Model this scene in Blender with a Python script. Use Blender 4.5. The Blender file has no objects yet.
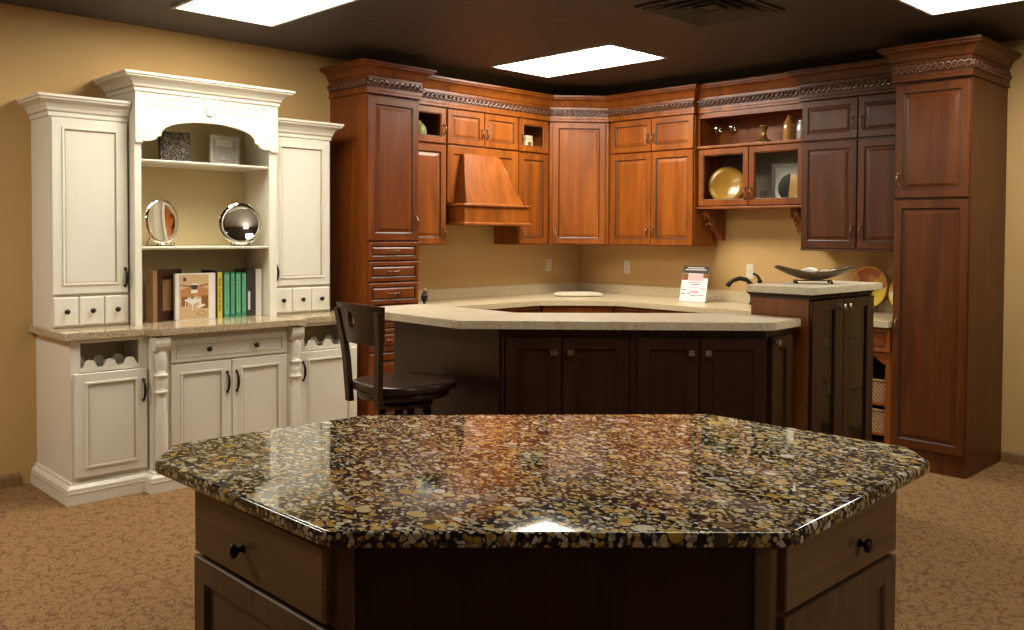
import bpy, bmesh, math, random
from mathutils import Vector, Matrix
random.seed(7)
scene = bpy.context.scene
COL = scene.collection
PI = math.pi

# ------------------------------------------------------------------ materials
def nmat(name):
    m = bpy.data.materials.new(name); m.use_nodes = True
    nt = m.node_tree; nt.nodes.clear()
    out = nt.nodes.new('ShaderNodeOutputMaterial')
    b = nt.nodes.new('ShaderNodeBsdfPrincipled')
    nt.links.new(b.outputs[0], out.inputs[0])
    return m, nt, b
def N(nt, typ, **kw):
    n = nt.nodes.new(typ)
    for k, v in kw.items():
        if k.startswith('i_'):
            n.inputs[k[2:].replace('_', ' ')].default_value = v
        else: setattr(n, k, v)
    return n
def coords(nt, scale=(1, 1, 1), rot=(0, 0, 0)):
    tc = N(nt, 'ShaderNodeTexCoord'); mp = N(nt, 'ShaderNodeMapping')
    mp.inputs['Scale'].default_value = scale; mp.inputs['Rotation'].default_value = rot
    nt.links.new(tc.outputs['Object'], mp.inputs['Vector'])
    return mp.outputs[0]
def ramp(nt, fac, stops, interp='LINEAR'):
    r = N(nt, 'ShaderNodeValToRGB'); e = r.color_ramp.elements; r.color_ramp.interpolation = interp
    while len(e) > 1: e.remove(e[0])
    e[0].position = stops[0][0]; e[0].color = (*stops[0][1], 1)
    for p, c in stops[1:]:
        x = e.new(p); x.color = (*c, 1)
    nt.links.new(fac, r.inputs[0]); return r.outputs[0]
def mixc(nt, fac, a, b, mode='MIX'):
    m = N(nt, 'ShaderNodeMix', data_type='RGBA', blend_type=mode)
    for s, v in ((0, fac), (6, a), (7, b)):
        if isinstance(v, (int, float)): m.inputs[s].default_value = v
        elif isinstance(v, tuple): m.inputs[s].default_value = (*v, 1)
        else: nt.links.new(v, m.inputs[s])
    return m.outputs[2]
def bump(nt, b, h, s, d=.002):
    n = N(nt, 'ShaderNodeBump'); n.inputs['Strength'].default_value = s; n.inputs['Distance'].default_value = d
    nt.links.new(h, n.inputs['Height']); nt.links.new(n.outputs[0], b.inputs['Normal'])
def flat(name, c, rough=.5, metal=0, coat=0, spec=.5):
    m, nt, b = nmat(name)
    b.inputs['Base Color'].default_value = (*c, 1); b.inputs['Roughness'].default_value = rough
    b.inputs['Metallic'].default_value = metal; b.inputs['Coat Weight'].default_value = coat
    b.inputs['Specular IOR Level'].default_value = spec
    # faint surface variation
    if metal >= 1: return m
    v = coords(nt, (9, 9, 9)); n = N(nt, 'ShaderNodeTexNoise', i_Scale=6.0, i_Detail=3.0); nt.links.new(v, n.inputs['Vector'])
    lo = tuple(x * .96 for x in c); hi = tuple(min(1, x * 1.03) for x in c)
    nt.links.new(ramp(nt, n.outputs['Fac'], [(.3, lo), (.7, hi)]), b.inputs['Base Color'])
    return m
def wood(name, dark, mid, light, rough=.33, coat=.25, knots=False, sc=1.0, horiz=False):
    m, nt, b = nmat(name)
    oi = N(nt, 'ShaderNodeObjectInfo')
    tc = N(nt, 'ShaderNodeTexCoord'); mp = N(nt, 'ShaderNodeMapping')
    mp.inputs['Scale'].default_value = (1.1 * sc, 1.1 * sc, 9 * sc) if horiz else (9 * sc, 9 * sc, .9 * sc)
    nt.links.new(tc.outputs['Object'], mp.inputs['Vector'])
    mul = N(nt, 'ShaderNodeVectorMath', operation='SCALE'); mul.inputs['Scale'].default_value = 17.0
    cmb = N(nt, 'ShaderNodeCombineXYZ')
    nt.links.new(oi.outputs['Random'], cmb.inputs[0]); nt.links.new(oi.outputs['Random'], cmb.inputs[2])
    nt.links.new(cmb.outputs[0], mul.inputs[0])
    add = N(nt, 'ShaderNodeVectorMath', operation='ADD')
    nt.links.new(mp.outputs[0], add.inputs[0]); nt.links.new(mul.outputs[0], add.inputs[1])
    n1 = N(nt, 'ShaderNodeTexNoise', i_Scale=1.0, i_Detail=5.0, i_Roughness=.6, i_Distortion=.8)
    nt.links.new(add.outputs[0], n1.inputs['Vector'])
    mp2 = N(nt, 'ShaderNodeMapping'); mp2.inputs['Scale'].default_value = (.6, .6, 9) if horiz else (9, 9, .5)
    nt.links.new(add.outputs[0], mp2.inputs['Vector'])
    n2 = N(nt, 'ShaderNodeTexNoise', i_Scale=3.0, i_Detail=4.0); nt.links.new(mp2.outputs[0], n2.inputs['Vector'])
    c1 = ramp(nt, n1.outputs['Fac'], [(.25, dark), (.5, mid), (.75, light)])
    c2 = ramp(nt, n2.outputs['Fac'], [(.35, (.72, .70, .68)), (.6, (1, 1, 1))])
    col = mixc(nt, .8, c1, c2, 'MULTIPLY')
    # boards glued up in the panels: subtle strip tone
    if knots:
        vo = N(nt, 'ShaderNodeTexVoronoi', i_Scale=4.0); mk = N(nt, 'ShaderNodeMapping')
        mk.inputs['Scale'].default_value = (2.0, 2.0, 1.3); nt.links.new(tc.outputs['Object'], mk.inputs['Vector']); nt.links.new(mk.outputs[0], vo.inputs['Vector'])
        k = ramp(nt, vo.outputs['Distance'], [(.0, (.18, .13, .1)), (.05, (.45, .38, .33)), (.12, (1, 1, 1))])
        col = mixc(nt, .9, col, k, 'MULTIPLY')
    nt.links.new(col, b.inputs['Base Color'])
    b.inputs['Roughness'].default_value = rough; b.inputs['Coat Weight'].default_value = coat; b.inputs['Coat Roughness'].default_value = .18
    b.inputs['Specular IOR Level'].default_value = .32
    bump(nt, b, n2.outputs['Fac'], .12, .001)
    return m
def speckle(name, base, spots, scale, rough=.2, vein=None):
    m, nt, b = nmat(name)
    v = coords(nt)
    vo = N(nt, 'ShaderNodeTexVoronoi', i_Scale=scale); nt.links.new(v, vo.inputs['Vector'])
    sep = N(nt, 'ShaderNodeSeparateColor'); nt.links.new(vo.outputs['Color'], sep.inputs[0])
    c = ramp(nt, sep.outputs[0], spots, 'CONSTANT')
    n = N(nt, 'ShaderNodeTexNoise', i_Scale=scale * .5, i_Detail=6.0, i_Roughness=.7); nt.links.new(v, n.inputs['Vector'])
    f = ramp(nt, n.outputs['Fac'], [(.42, (0, 0, 0)), (.58, (1, 1, 1))])
    col = mixc(nt, f, base, c)
    if vein:
        nv = N(nt, 'ShaderNodeTexNoise', i_Scale=5.0, i_Detail=8.0, i_Roughness=.65, i_Distortion=1.5)
        vv = coords(nt, (1, 3.5, 1), (0, 0, .7)); nt.links.new(vv, nv.inputs['Vector'])
        g = ramp(nt, nv.outputs['Fac'], [(.38, vein), (.52, (1, 1, 1))])
        col = mixc(nt, .55, col, g, 'MULTIPLY')
    nt.links.new(col, b.inputs['Base Color']); b.inputs['Roughness'].default_value = rough
    return m

M = {}
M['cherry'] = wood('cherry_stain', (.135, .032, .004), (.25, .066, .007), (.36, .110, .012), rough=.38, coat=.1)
M['cherry_deep'] = wood('deep_cherry_tone', (.056, .013, .0025), (.100, .026, .004), (.145, .043, .007), rough=.38, coat=.1)  # darker cherry for the end pantry and the cabinet beside it
M['cherry_mid'] = wood('medium_cherry_tone', (.095, .021, .003), (.17, .040, .005), (.245, .065, .008), rough=.38, coat=.1)  # in-between cherry tone for the pantry by the hutch
M['mahog'] = wood('dark_cherry_stain', (.16, .050, .014), (.24, .078, .021), (.32, .112, .032), rough=.36, coat=.25)
M['espresso'] = wood('espresso_stain', (.025, .0088, .0042), (.039, .0136, .0058), (.054, .0195, .008), rough=.38, coat=.2)
M['stoolwood'] = wood('stool_stain', (.020, .010, .007), (.032, .015, .010), (.045, .020, .013), rough=.3, coat=.3)
M['alder'] = wood('knotty_alder_stain', (.115, .066, .032), (.165, .097, .049), (.22, .135, .072), rough=.45, coat=.08, knots=True, sc=.7)
M['alder_h'] = wood('knotty_alder_drawer', (.165, .094, .043), (.24, .142, .068), (.315, .198, .102), rough=.45, coat=.08, knots=True, sc=.6, horiz=True)
M['glaze_shade_dark'] = flat('dark_glaze_and_shade', (.035, .012, .005), .4)  # glaze in the door grooves; also painted-in shade inside the tower
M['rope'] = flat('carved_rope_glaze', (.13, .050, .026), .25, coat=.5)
M['inside'] = flat('shaded_interior_wood', (.040, .018, .010), .5)  # boards behind glass darkened in colour to stand in for interior shade
M['glaze_tan'] = flat('antique_brown_glaze', (.46, .37, .25), .5)
M['bronze'] = flat('oil_rubbed_bronze', (.035, .024, .018), .35, .8)
M['pewter'] = flat('aged_brass', (.20, .13, .08), .28, .9)
M['nickel'] = flat('antique_nickel', (.55, .52, .48), .22, 1)
M['blackmetal'] = flat('black_wire', (.02, .018, .016), .35, .6)

def paint_white():
    m, nt, b = nmat('cream_white_paint')
    v = coords(nt, (6, 6, 1.2)); n = N(nt, 'ShaderNodeTexNoise', i_Scale=5.0, i_Detail=5.0); nt.links.new(v, n.inputs['Vector'])
    nt.links.new(ramp(nt, n.outputs['Fac'], [(.3, (.745, .70, .585)), (.65, (.765, .72, .605))]), b.inputs['Base Color'])
    b.inputs['Roughness'].default_value = .42
    return m
M['white'] = paint_white()
def wallpaint():
    m, nt, b = nmat('tan_wall_paint')
    v = coords(nt); n = N(nt, 'ShaderNodeTexNoise', i_Scale=160.0, i_Detail=4.0); nt.links.new(v, n.inputs['Vector'])
    n2 = N(nt, 'ShaderNodeTexNoise', i_Scale=1.5, i_Detail=3.0); nt.links.new(v, n2.inputs['Vector'])
    nt.links.new(ramp(nt, n2.outputs['Fac'], [(.3, (.52, .325, .122)), (.7, (.55, .35, .134))]), b.inputs['Base Color'])
    b.inputs['Roughness'].default_value = .75; bump(nt, b, n.outputs['Fac'], .12, .002)
    return m
M['wall'] = wallpaint()
M['creamtan'] = flat('cream_tan_board', (.70, .56, .30), .5)  # yellower cream for the bookcase back and the cubby backs
def carpet():
    m, nt, b = nmat('patterned_carpet')
    v = coords(nt)
    nz = N(nt, 'ShaderNodeTexNoise', i_Scale=9.0, i_Detail=3.0); nt.links.new(v, nz.inputs['Vector'])
    off = N(nt, 'ShaderNodeVectorMath', operation='SCALE'); off.inputs['Scale'].default_value = .16
    nt.links.new(nz.outputs['Color'], off.inputs[0])
    ad = N(nt, 'ShaderNodeVectorMath', operation='ADD'); nt.links.new(v, ad.inputs[0]); nt.links.new(off.outputs[0], ad.inputs[1])
    vo = N(nt, 'ShaderNodeTexVoronoi', feature='DISTANCE_TO_EDGE', i_Scale=21.0); nt.links.new(ad.outputs[0], vo.inputs['Vector'])
    l1 = ramp(nt, vo.outputs['Distance'], [(.04, (1, 1, 1)), (.10, (0, 0, 0))])
    brk = N(nt, 'ShaderNodeTexNoise', i_Scale=24.0, i_Detail=2.0); nt.links.new(v, brk.inputs['Vector'])
    bm_ = ramp(nt, brk.outputs['Fac'], [(.40, (.15, .15, .15)), (.52, (.75, .75, .75))])
    line = mixc(nt, 1.0, l1, bm_, 'MULTIPLY')
    fib = N(nt, 'ShaderNodeTexNoise', i_Scale=170.0, i_Detail=3.0, i_Roughness=.7); nt.links.new(v, fib.inputs['Vector'])
    base = ramp(nt, fib.outputs['Fac'], [(.32, (.125, .062, .024)), (.5, (.265, .148, .062)), (.66, (.42, .255, .125))])
    dk = ramp(nt, fib.outputs['Fac'], [(.32, (.070, .032, .015)), (.66, (.165, .084, .040))])
    nt.links.new(mixc(nt, line, base, dk), b.inputs['Base Color'])
    b.inputs['Roughness'].default_value = .95; b.inputs['Specular IOR Level'].default_value = .1
    bump(nt, b, fib.outputs['Fac'], .7, .006)
    return m
M['carpet'] = carpet()
def ceilmat():
    m, nt, b = nmat('dark_ceiling_tile')
    v = coords(nt)
    br = N(nt, 'ShaderNodeTexBrick'); br.offset = 0; br.inputs['Scale'].default_value = 1.0
    mp = N(nt, 'ShaderNodeMapping'); mp.inputs['Location'].default_value = (-.07, -.17, 0); nt.links.new(v, mp.inputs['Vector'])
    nt.links.new(mp.outputs[0], br.inputs['Vector'])
    br.inputs['Brick Width'].default_value = 1.22; br.inputs['Row Height'].default_value = .61; br.inputs['Mortar Size'].default_value = .010
    br.inputs['Mortar Smooth'].default_value = 0
    n = N(nt, 'ShaderNodeTexNoise', i_Scale=90.0, i_Detail=5.0); nt.links.new(v, n.inputs['Vector'])
    c = ramp(nt, n.outputs['Fac'], [(.3, (.044, .036, .034)), (.7, (.064, .053, .050))])
    nt.links.new(mixc(nt, br.outputs['Fac'], c, (.075, .058, .052)), b.inputs['Base Color'])
    b.inputs['Roughness'].default_value = .55; b.inputs['Specular IOR Level'].default_value = .35
    bump(nt, b, n.outputs['Fac'], .25, .003)
    return m
M['ceil'] = ceilmat()
def island_granite():
    m, nt, b = nmat('pebbled_black_gold_granite')
    v = coords(nt)
    nz = N(nt, 'ShaderNodeTexNoise', i_Scale=9.0, i_Detail=2.0); nt.links.new(v, nz.inputs['Vector'])
    off = N(nt, 'ShaderNodeVectorMath', operation='SCALE'); off.inputs['Scale'].default_value = .03
    nt.links.new(nz.outputs['Color'], off.inputs[0])
    ad = N(nt, 'ShaderNodeVectorMath', operation='ADD'); nt.links.new(v, ad.inputs[0]); nt.links.new(off.outputs[0], ad.inputs[1])
    pal = [(0, (.022, .019, .017)), (.12, (.080, .064, .048)), (.22, (.19, .13, .060)), (.30, (.58, .37, .09)), (.42, (.72, .52, .19)), (.54, (.72, .60, .33)),
           (.66, (.34, .29, .22)), (.74, (.80, .72, .52)), (.85, (.48, .45, .39)), (.92, (.88, .84, .72)), (.97, (.44, .22, .07))]
    def layer(scale, r0, r1, hue):
        mp = N(nt, 'ShaderNodeMapping'); mp.inputs['Scale'].default_value = (1, 1.5, 1.0); mp.inputs['Rotation'].default_value = (0, 0, hue)
        nt.links.new(ad.outputs[0], mp.inputs['Vector'])
        vo = N(nt, 'ShaderNodeTexVoronoi', i_Scale=scale); nt.links.new(mp.outputs[0], vo.inputs['Vector'])
        vd = N(nt, 'ShaderNodeTexVoronoi', feature='DISTANCE_TO_EDGE', i_Scale=scale); nt.links.new(mp.outputs[0], vd.inputs['Vector'])
        sep = N(nt, 'ShaderNodeSeparateColor'); nt.links.new(vo.outputs['Color'], sep.inputs[0])
        col = ramp(nt, sep.outputs[0], pal, 'CONSTANT')
        e1_ = ramp(nt, vo.outputs['Distance'], [(r0, (1, 1, 1)), (r1, (0, 0, 0))])
        e2_ = ramp(nt, vd.outputs['Distance'], [(.02, (0, 0, 0)), (.07, (1, 1, 1))])
        return col, mixc(nt, 1.0, e1_, e2_, 'MULTIPLY'), sep.outputs[1]
    cs, es, _ = layer(82.0, .44, .56, .2)
    cm, em, rm = layer(50.0, .42, .50, .9)
    cb, eb, rb = layer(27.0, .38, .44, 2.2)
    cl, el, rl = layer(16.0, .34, .38, 1.4)
    dark = (.018, .016, .015)
    col = mixc(nt, es, dark, cs)
    def over(col, c, e, r, thr):
        sel = ramp(nt, r, [(0, (1, 1, 1)), (thr, (0, 0, 0))], 'CONSTANT')
        f = N(nt, 'ShaderNodeMath', operation='MULTIPLY')
        nt.links.new(sel, f.inputs[0]); nt.links.new(e, f.inputs[1])
        return mixc(nt, f.outputs[0], col, c)
    col = over(col, cm, em, rm, .60)
    col = over(col, cb, eb, rb, .46)
    col = over(col, cl, el, rl, .13)
    n2 = N(nt, 'ShaderNodeTexNoise', i_Scale=220.0, i_Detail=4.0); nt.links.new(v, n2.inputs['Vector'])
    col = mixc(nt, .6, col, ramp(nt, n2.outputs['Fac'], [(.3, (.72, .72, .72)), (.6, (1, 1, 1))]), 'MULTIPLY')
    nt.links.new(col, b.inputs['Base Color']); b.inputs['Roughness'].default_value = .04
    b.inputs['Specular IOR Level'].default_value = .5
    return m
M['granite'] = island_granite()
M['hutchtop'] = speckle('beige_brown_granite', (.42, .33, .20), [(0, (.60, .50, .34)), (.35, (.30, .20, .10)), (.6, (.50, .38, .22)), (.8, (.12, .08, .05)), (.9, (.68, .60, .46))], 190, .12)
M['counter'] = speckle('tan_speckled_counter', (.58, .47, .29), [(0, (.66, .55, .36)), (.4, (.50, .39, .23)), (.75, (.36, .26, .14)), (.88, (.72, .64, .46))], 210, .3)
M['bartop'] = speckle('cream_veined_counter', (.68, .60, .44), [(0, (.74, .66, .50)), (.5, (.63, .54, .38)), (.85, (.52, .42, .28))], 150, .28, vein=(.74, .68, .58))

def glass(name, tint=(1, 1, 1), refl=.10):
    m = bpy.data.materials.new(name); m.use_nodes = True; nt = m.node_tree; nt.nodes.clear()
    out = N(nt, 'ShaderNodeOutputMaterial'); mx = N(nt, 'ShaderNodeMixShader'); tr = N(nt, 'ShaderNodeBsdfTransparent'); gl = N(nt, 'ShaderNodeBsdfGlossy')
    tr.inputs[0].default_value = (*tint, 1); gl.inputs['Roughness'].default_value = .02
    lw = N(nt, 'ShaderNodeLayerWeight'); lw.inputs['Blend'].default_value = .5
    pw = N(nt, 'ShaderNodeMath', operation='POWER'); pw.inputs[1].default_value = 4.0; nt.links.new(lw.outputs['Facing'], pw.inputs[0])
    ml = N(nt, 'ShaderNodeMath', operation='MULTIPLY_ADD'); ml.inputs[1].default_value = .8; ml.inputs[2].default_value = refl; nt.links.new(pw.outputs[0], ml.inputs[0])
    nt.links.new(ml.outputs[0], mx.inputs[0]); nt.links.new(tr.outputs[0], mx.inputs[1]); nt.links.new(gl.outputs[0], mx.inputs[2]); nt.links.new(mx.outputs[0], out.inputs[0])
    return m
M['pane'] = glass('clear_cabinet_glass', (.92, .92, .90), .02)
M['wineglass'] = glass('drinking_glass', (.88, .85, .80), .10)
M['mirror'] = flat('polished_silver', (.86, .84, .78), .03, 1)
def emis(name, c, s):
    m = bpy.data.materials.new(name); m.use_nodes = True; nt = m.node_tree; nt.nodes.clear()
    out = N(nt, 'ShaderNodeOutputMaterial'); e = N(nt, 'ShaderNodeEmission'); e.inputs[0].default_value = (*c, 1); e.inputs[1].default_value = s
    nt.links.new(e.outputs[0], out.inputs[0]); return m
M['lamp'] = emis('lit_diffuser', (1, .93, .80), 29.0)
M['lamphutch'] = emis('lit_diffuser_by_hutch', (1, .93, .80), 20.0)
M['lampdim'] = emis('dimmer_lit_diffuser', (1, .95, .82), 17.0)  # panel set dimmer to keep the end cabinets darker
M['lampframe'] = flat('light_trim', (.5, .47, .43), .5)
M['vent'] = flat('dark_vent_metal', (.035, .03, .03), .5, .2)
M['oak'] = wood('golden_oak', (.20, .105, .04), (.27, .15, .06), (.34, .20, .085), .45, .1)
M['plastic'] = flat('ivory_plastic', (.66, .60, .47), .35)
M['slot'] = flat('dark_slot', (.05, .04, .03), .5)

def wicker():
    m, nt, b = nmat('woven_wicker')
    v = coords(nt)
    w = N(nt, 'ShaderNodeTexWave', i_Scale=30.0, i_Distortion=1.0); w.bands_direction = 'Z'; nt.links.new(v, w.inputs['Vector'])
    w2 = N(nt, 'ShaderNodeTexWave', i_Scale=22.0, i_Distortion=1.0); w2.bands_direction = 'DIAGONAL'; nt.links.new(v, w2.inputs['Vector'])
    f = mixc(nt, .5, w.outputs['Color'], w2.outputs['Color'])
    nt.links.new(ramp(nt, f, [(.25, (.10, .045, .015)), (.7, (.50, .29, .11))]), b.inputs['Base Color'])
    b.inputs['Roughness'].default_value = .6; bump(nt, b, f, .8, .006); return m
M['wicker'] = wicker()
def leafpic(name, lo, hi, scale, r0=.36, r1=.52):
    m, nt, b = nmat(name); v = coords(nt)
    n = N(nt, 'ShaderNodeTexVoronoi', i_Scale=scale); nz = N(nt, 'ShaderNodeTexNoise', i_Scale=scale * .8, i_Detail=5.0, i_Distortion=1.5)
    nt.links.new(v, n.inputs['Vector']); nt.links.new(v, nz.inputs['Vector'])
    f = mixc(nt, .5, n.outputs['Distance'], nz.outputs['Fac'])
    nt.links.new(ramp(nt, f, [(r0, lo), (r1, hi)]), b.inputs['Base Color']); b.inputs['Roughness'].default_value = .35
    bump(nt, b, f, .6, .005); return m
M['leaftile'] = leafpic('embossed_leaf_relief', (.010, .009, .008), (.26, .21, .13), 110, .46, .62)
M['townprint'] = leafpic('grey_print_ink', (.09, .09, .09), (.50, .48, .44), 170)

# ------------------------------------------------------------------ geometry helpers
class Frame:
    """wall-aligned coordinates: s to the right along the wall, d out from it, z up"""
    def __init__(self, ox, oy, ang):
        self.o = Vector((ox, oy, 0)); self.a = ang
        self.sd = Vector((math.cos(ang), math.sin(ang), 0)); self.dd = Vector((math.sin(ang), -math.cos(ang), 0))
    def world(self, s, d, z): return self.o + self.sd * s + self.dd * d + Vector((0, 0, z))
FA = Frame(0, 0, PI / 2)            # left wall: s = world y, d = world x
FC = Frame(0, 0, 0)                 # right wall: s = world x, d = -world y
FD = Frame(.323, -.680, PI / 4)     # corner diagonal
W2 = Frame(0, 0, 0)

class MB:
    def __init__(self): self.v = []; self.f = []; self.m = []; self.s = []; self.mats = []
    def mi(self, mat):
        if isinstance(mat, str): mat = M[mat]
        if mat not in self.mats: self.mats.append(mat)
        return self.mats.index(mat)
    def add(self, vs, fs, mat, smooth=False):
        o = len(self.v); k = self.mi(mat); self.v += [tuple(p) for p in vs]
        for f in fs: self.f.append([i + o for i in f]); self.m.append(k); self.s.append(smooth)
        return self
    def box(self, s0, s1, d0, d1, z0, z1, mat, bev=0):
        c = [(s0 + s1) / 2, (d0 + d1) / 2, (z0 + z1) / 2]; h = [abs(s1 - s0) / 2, abs(d1 - d0) / 2, abs(z1 - z0) / 2]
        bev = min(bev, min(h) * .8)
        bm = bmesh.new(); bmesh.ops.create_cube(bm, size=2.0)
        for v in bm.verts: v.co = Vector([v.co[i] * h[i] + c[i] for i in range(3)])
        if bev > 0: bmesh.ops.bevel(bm, geom=bm.edges[:], offset=bev, segments=2, profile=.6, affect='EDGES')
        bm.verts.index_update()
        self.add([v.co[:] for v in bm.verts], [[v.index for v in f.verts] for f in bm.faces], mat); bm.free(); return self
    def prism(self, poly, axis, a0, a1, mat, smooth=False):
        """poly: 2-D outline in the two other axes (in order s,d,z)"""
        n = len(poly)
        def p3(p, a):
            if axis == 's': return (a, p[0], p[1])
            if axis == 'd': return (p[0], a, p[1])
            return (p[0], p[1], a)
        vs = [p3(p, a0) for p in poly] + [p3(p, a1) for p in poly]
        fs = [list(range(n)), list(range(n, 2 * n))] + [[i, (i + 1) % n, n + (i + 1) % n, n + i] for i in range(n)]
        o = len(self.f); self.add(vs, fs, mat)
        if smooth:
            for i in range(o + 2, len(self.f)): self.s[i] = True
        return self
    def panel(self, s0, s1, z0, z1, d0, prof, mat, gmat=None, hole=False):
        """concentric rectangles: prof = (inset, out[, 'g']) from the back edge inwards"""
        vs = []; n = len(prof)
        for q in prof:
            i, o = q[0], q[1]
            vs += [(s0 + i, d0 + o, z0 + i), (s1 - i, d0 + o, z0 + i), (s1 - i, d0 + o, z1 - i), (s0 + i, d0 + o, z1 - i)]
        fa, fg = [], []
        for k in range(n - 1):
            t = fg if (len(prof[k + 1]) > 2 and gmat) else fa
            for j in range(4): t.append([k * 4 + j, k * 4 + (j + 1) % 4, k * 4 + 4 + (j + 1) % 4, k * 4 + 4 + j])
        if hole:
            k = n - 1
            for j in range(4): fa.append([k * 4 + j, k * 4 + (j + 1) % 4, (j + 1) % 4, j])
        else:
            fa.append([n * 4 - 4, n * 4 - 3, n * 4 - 2, n * 4 - 1]); fa.append([3, 2, 1, 0])
        o = len(self.v); self.v += vs
        for fl, mm in ((fa, mat), (fg, gmat)):
            if fl:
                k = self.mi(mm)
                for f in fl: self.f.append([i + o for i in f]); self.m.append(k); self.s.append(False)
        return self
    def tube(self, pts, r, mat, seg=8, closed=False, caps=True):
        pts = [Vector(p) for p in pts]; n = len(pts); rr = r if isinstance(r, (list, tuple)) else [r] * n
        vs = []; up = None
        for i, p in enumerate(pts):
            a = pts[i - 1] if (i > 0 or closed) else p; b = pts[(i + 1) % n] if (i < n - 1 or closed) else p
            t = (b - a).normalized()
            if up is None: up = Vector((0, 0, 1)) if abs(t.z) < .9 else Vector((1, 0, 0))
            u = (up - t * up.dot(t)); u = u.normalized() if u.length > 1e-6 else t.orthogonal().normalized()
            w = t.cross(u); up = u
            vs += [p + (u * math.cos(2 * PI * k / seg) + w * math.sin(2 * PI * k / seg)) * rr[i] for k in range(seg)]
        fs = [[i * seg + k, i * seg + (k + 1) % seg, ((i + 1) % n) * seg + (k + 1) % seg, ((i + 1) % n) * seg + k] for i in range(n if closed else n - 1) for k in range(seg)]
        o = len(self.f)
        if caps and not closed: fs += [list(range(seg)), [(n - 1) * seg + k for k in range(seg)]]
        self.add(vs, fs, mat, True); return self
    def lathe(self, prof, c, mat, seg=24, axis='z', mfunc=None):
        """prof: (radius, height) along axis from c"""
        vs = []; n = len(prof)
        for r, h in prof:
            for k in range(seg):
                a = 2 * PI * k / seg; x, y = r * math.cos(a), r * math.sin(a)
                vs.append((c[0] + x, c[1] + y, c[2] + h) if axis == 'z' else ((c[0] + x, c[1] + h, c[2] + y) if axis == 'd' else (c[0] + h, c[1] + x, c[2] + y)))
        fs = [[i * seg + k, i * seg + (k + 1) % seg, (i + 1) * seg + (k + 1) % seg, (i + 1) * seg + k] for i in range(n - 1) for k in range(seg)]
        if prof[0][0] > 1e-5: fs.append(list(range(seg)))
        if prof[-1][0] > 1e-5: fs.append([(n - 1) * seg + k for k in range(seg)])
        self.add(vs, fs, mat, True); return self
    def ell(self, c, r, mat, seg=16, rings=10):
        vs = []
        for i in range(rings + 1):
            t = PI * i / rings
            for k in range(seg):
                a = 2 * PI * k / seg
                vs.append((c[0] + r[0] * math.sin(t) * math.cos(a), c[1] + r[1] * math.sin(t) * math.sin(a), c[2] - r[2] * math.cos(t)))
        fs = [[i * seg + k, i * seg + (k + 1) % seg, (i + 1) * seg + (k + 1) % seg, (i + 1) * seg + k] for i in range(rings) for k in range(seg)]
        self.add(vs, fs, mat, True); return self
    def sweep(self, path, prof, mat, pre=None, post=None, closed=False, smooth=False):
        """profile (out, z) swept along a plan path with mitred corners; out is to the left of travel"""
        P = [Vector(p) for p in path]; n = len(P); k = len(prof); vs = []
        for i, p in enumerate(P):
            a = P[i - 1] if (i > 0 or closed) else (Vector(pre) if pre else None)
            b = P[(i + 1) % n] if (i < n - 1 or closed) else (Vector(post) if post else None)
            d1 = (p - a).normalized() if a is not None else None; d2 = (b - p).normalized() if b is not None else None
            d1 = d1 or d2; d2 = d2 or d1
            n1 = Vector((-d1.y, d1.x)); n2 = Vector((-d2.y, d2.x)); mvec = n1 + n2
            mvec = mvec / max(.2, mvec.dot(n1)) if mvec.length > 1e-6 else n1
            vs += [(p.x + mvec.x * o, p.y + mvec.y * o, z) for o, z in prof]
        fs = [[i * k + j, i * k + (j + 1) % k, ((i + 1) % n) * k + (j + 1) % k, ((i + 1) % n) * k + j] for i in range(n if closed else n - 1) for j in range(k)]
        if not closed: fs += [list(range(k)), [(n - 1) * k + j for j in range(k)]]
        self.add(vs, fs, mat, smooth); return self
    def build(self, name, th, parent=None):
        me = bpy.data.meshes.new(name)
        s0, d0, z0 = th.l
        me.from_pydata([(p[0] - s0, -(p[1] - d0), p[2] - z0) for p in self.v], [], self.f)
        for mm in self.mats: me.materials.append(mm)
        for i, p in enumerate(me.polygons): p.material_index = self.m[i]; p.use_smooth = self.s[i]
        bm = bmesh.new(); bm.from_mesh(me); bmesh.ops.recalc_face_normals(bm, faces=bm.faces[:]); bm.to_mesh(me); bm.free()
        ob = bpy.data.objects.new(name, me); COL.objects.link(ob)
        ob.parent = parent or th.o
        return ob

class Thing:
    def __init__(self, name, label, cat, fr, s, d, z, group=None, one=None):
        """an Empty at the base; or, when `one` is an MB, a single mesh"""
        self.fr = fr; self.l = (s, d, z)
        if one is None:
            self.o = bpy.data.objects.new(name, None); COL.objects.link(self.o); self.o.empty_display_size = .1
        else:
            self.o = None; self.o = one.build(name, self); 
        self.o.location = fr.world(s, d, z); self.o.rotation_euler = (0, 0, fr.a)
        self.o['label'] = label; self.o['category'] = cat
        if group: self.o['group'] = group
    def part(self, name, mb, parent=None, label=None):
        ob = mb.build(name, self, parent)
        if label: ob['label'] = label
        return ob
def dup(root, loc, rotz=None, label=None):
    r = root.copy(); COL.objects.link(r); r.location = loc
    if rotz is not None: r.rotation_euler = (0, 0, rotz)
    if label: r['label'] = label
    for ch in list(root.children):
        c = ch.copy(); COL.objects.link(c); c.parent = r
        for g in ch.children:
            q = g.copy(); COL.objects.link(q); q.parent = c
    return r
def structure(name, mb):
    t = Thing.__new__(Thing); t.fr = W2; t.l = (0, 0, 0); t.o = None
    ob = mb.build(name, t); ob['kind'] = 'structure'; return ob
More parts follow.
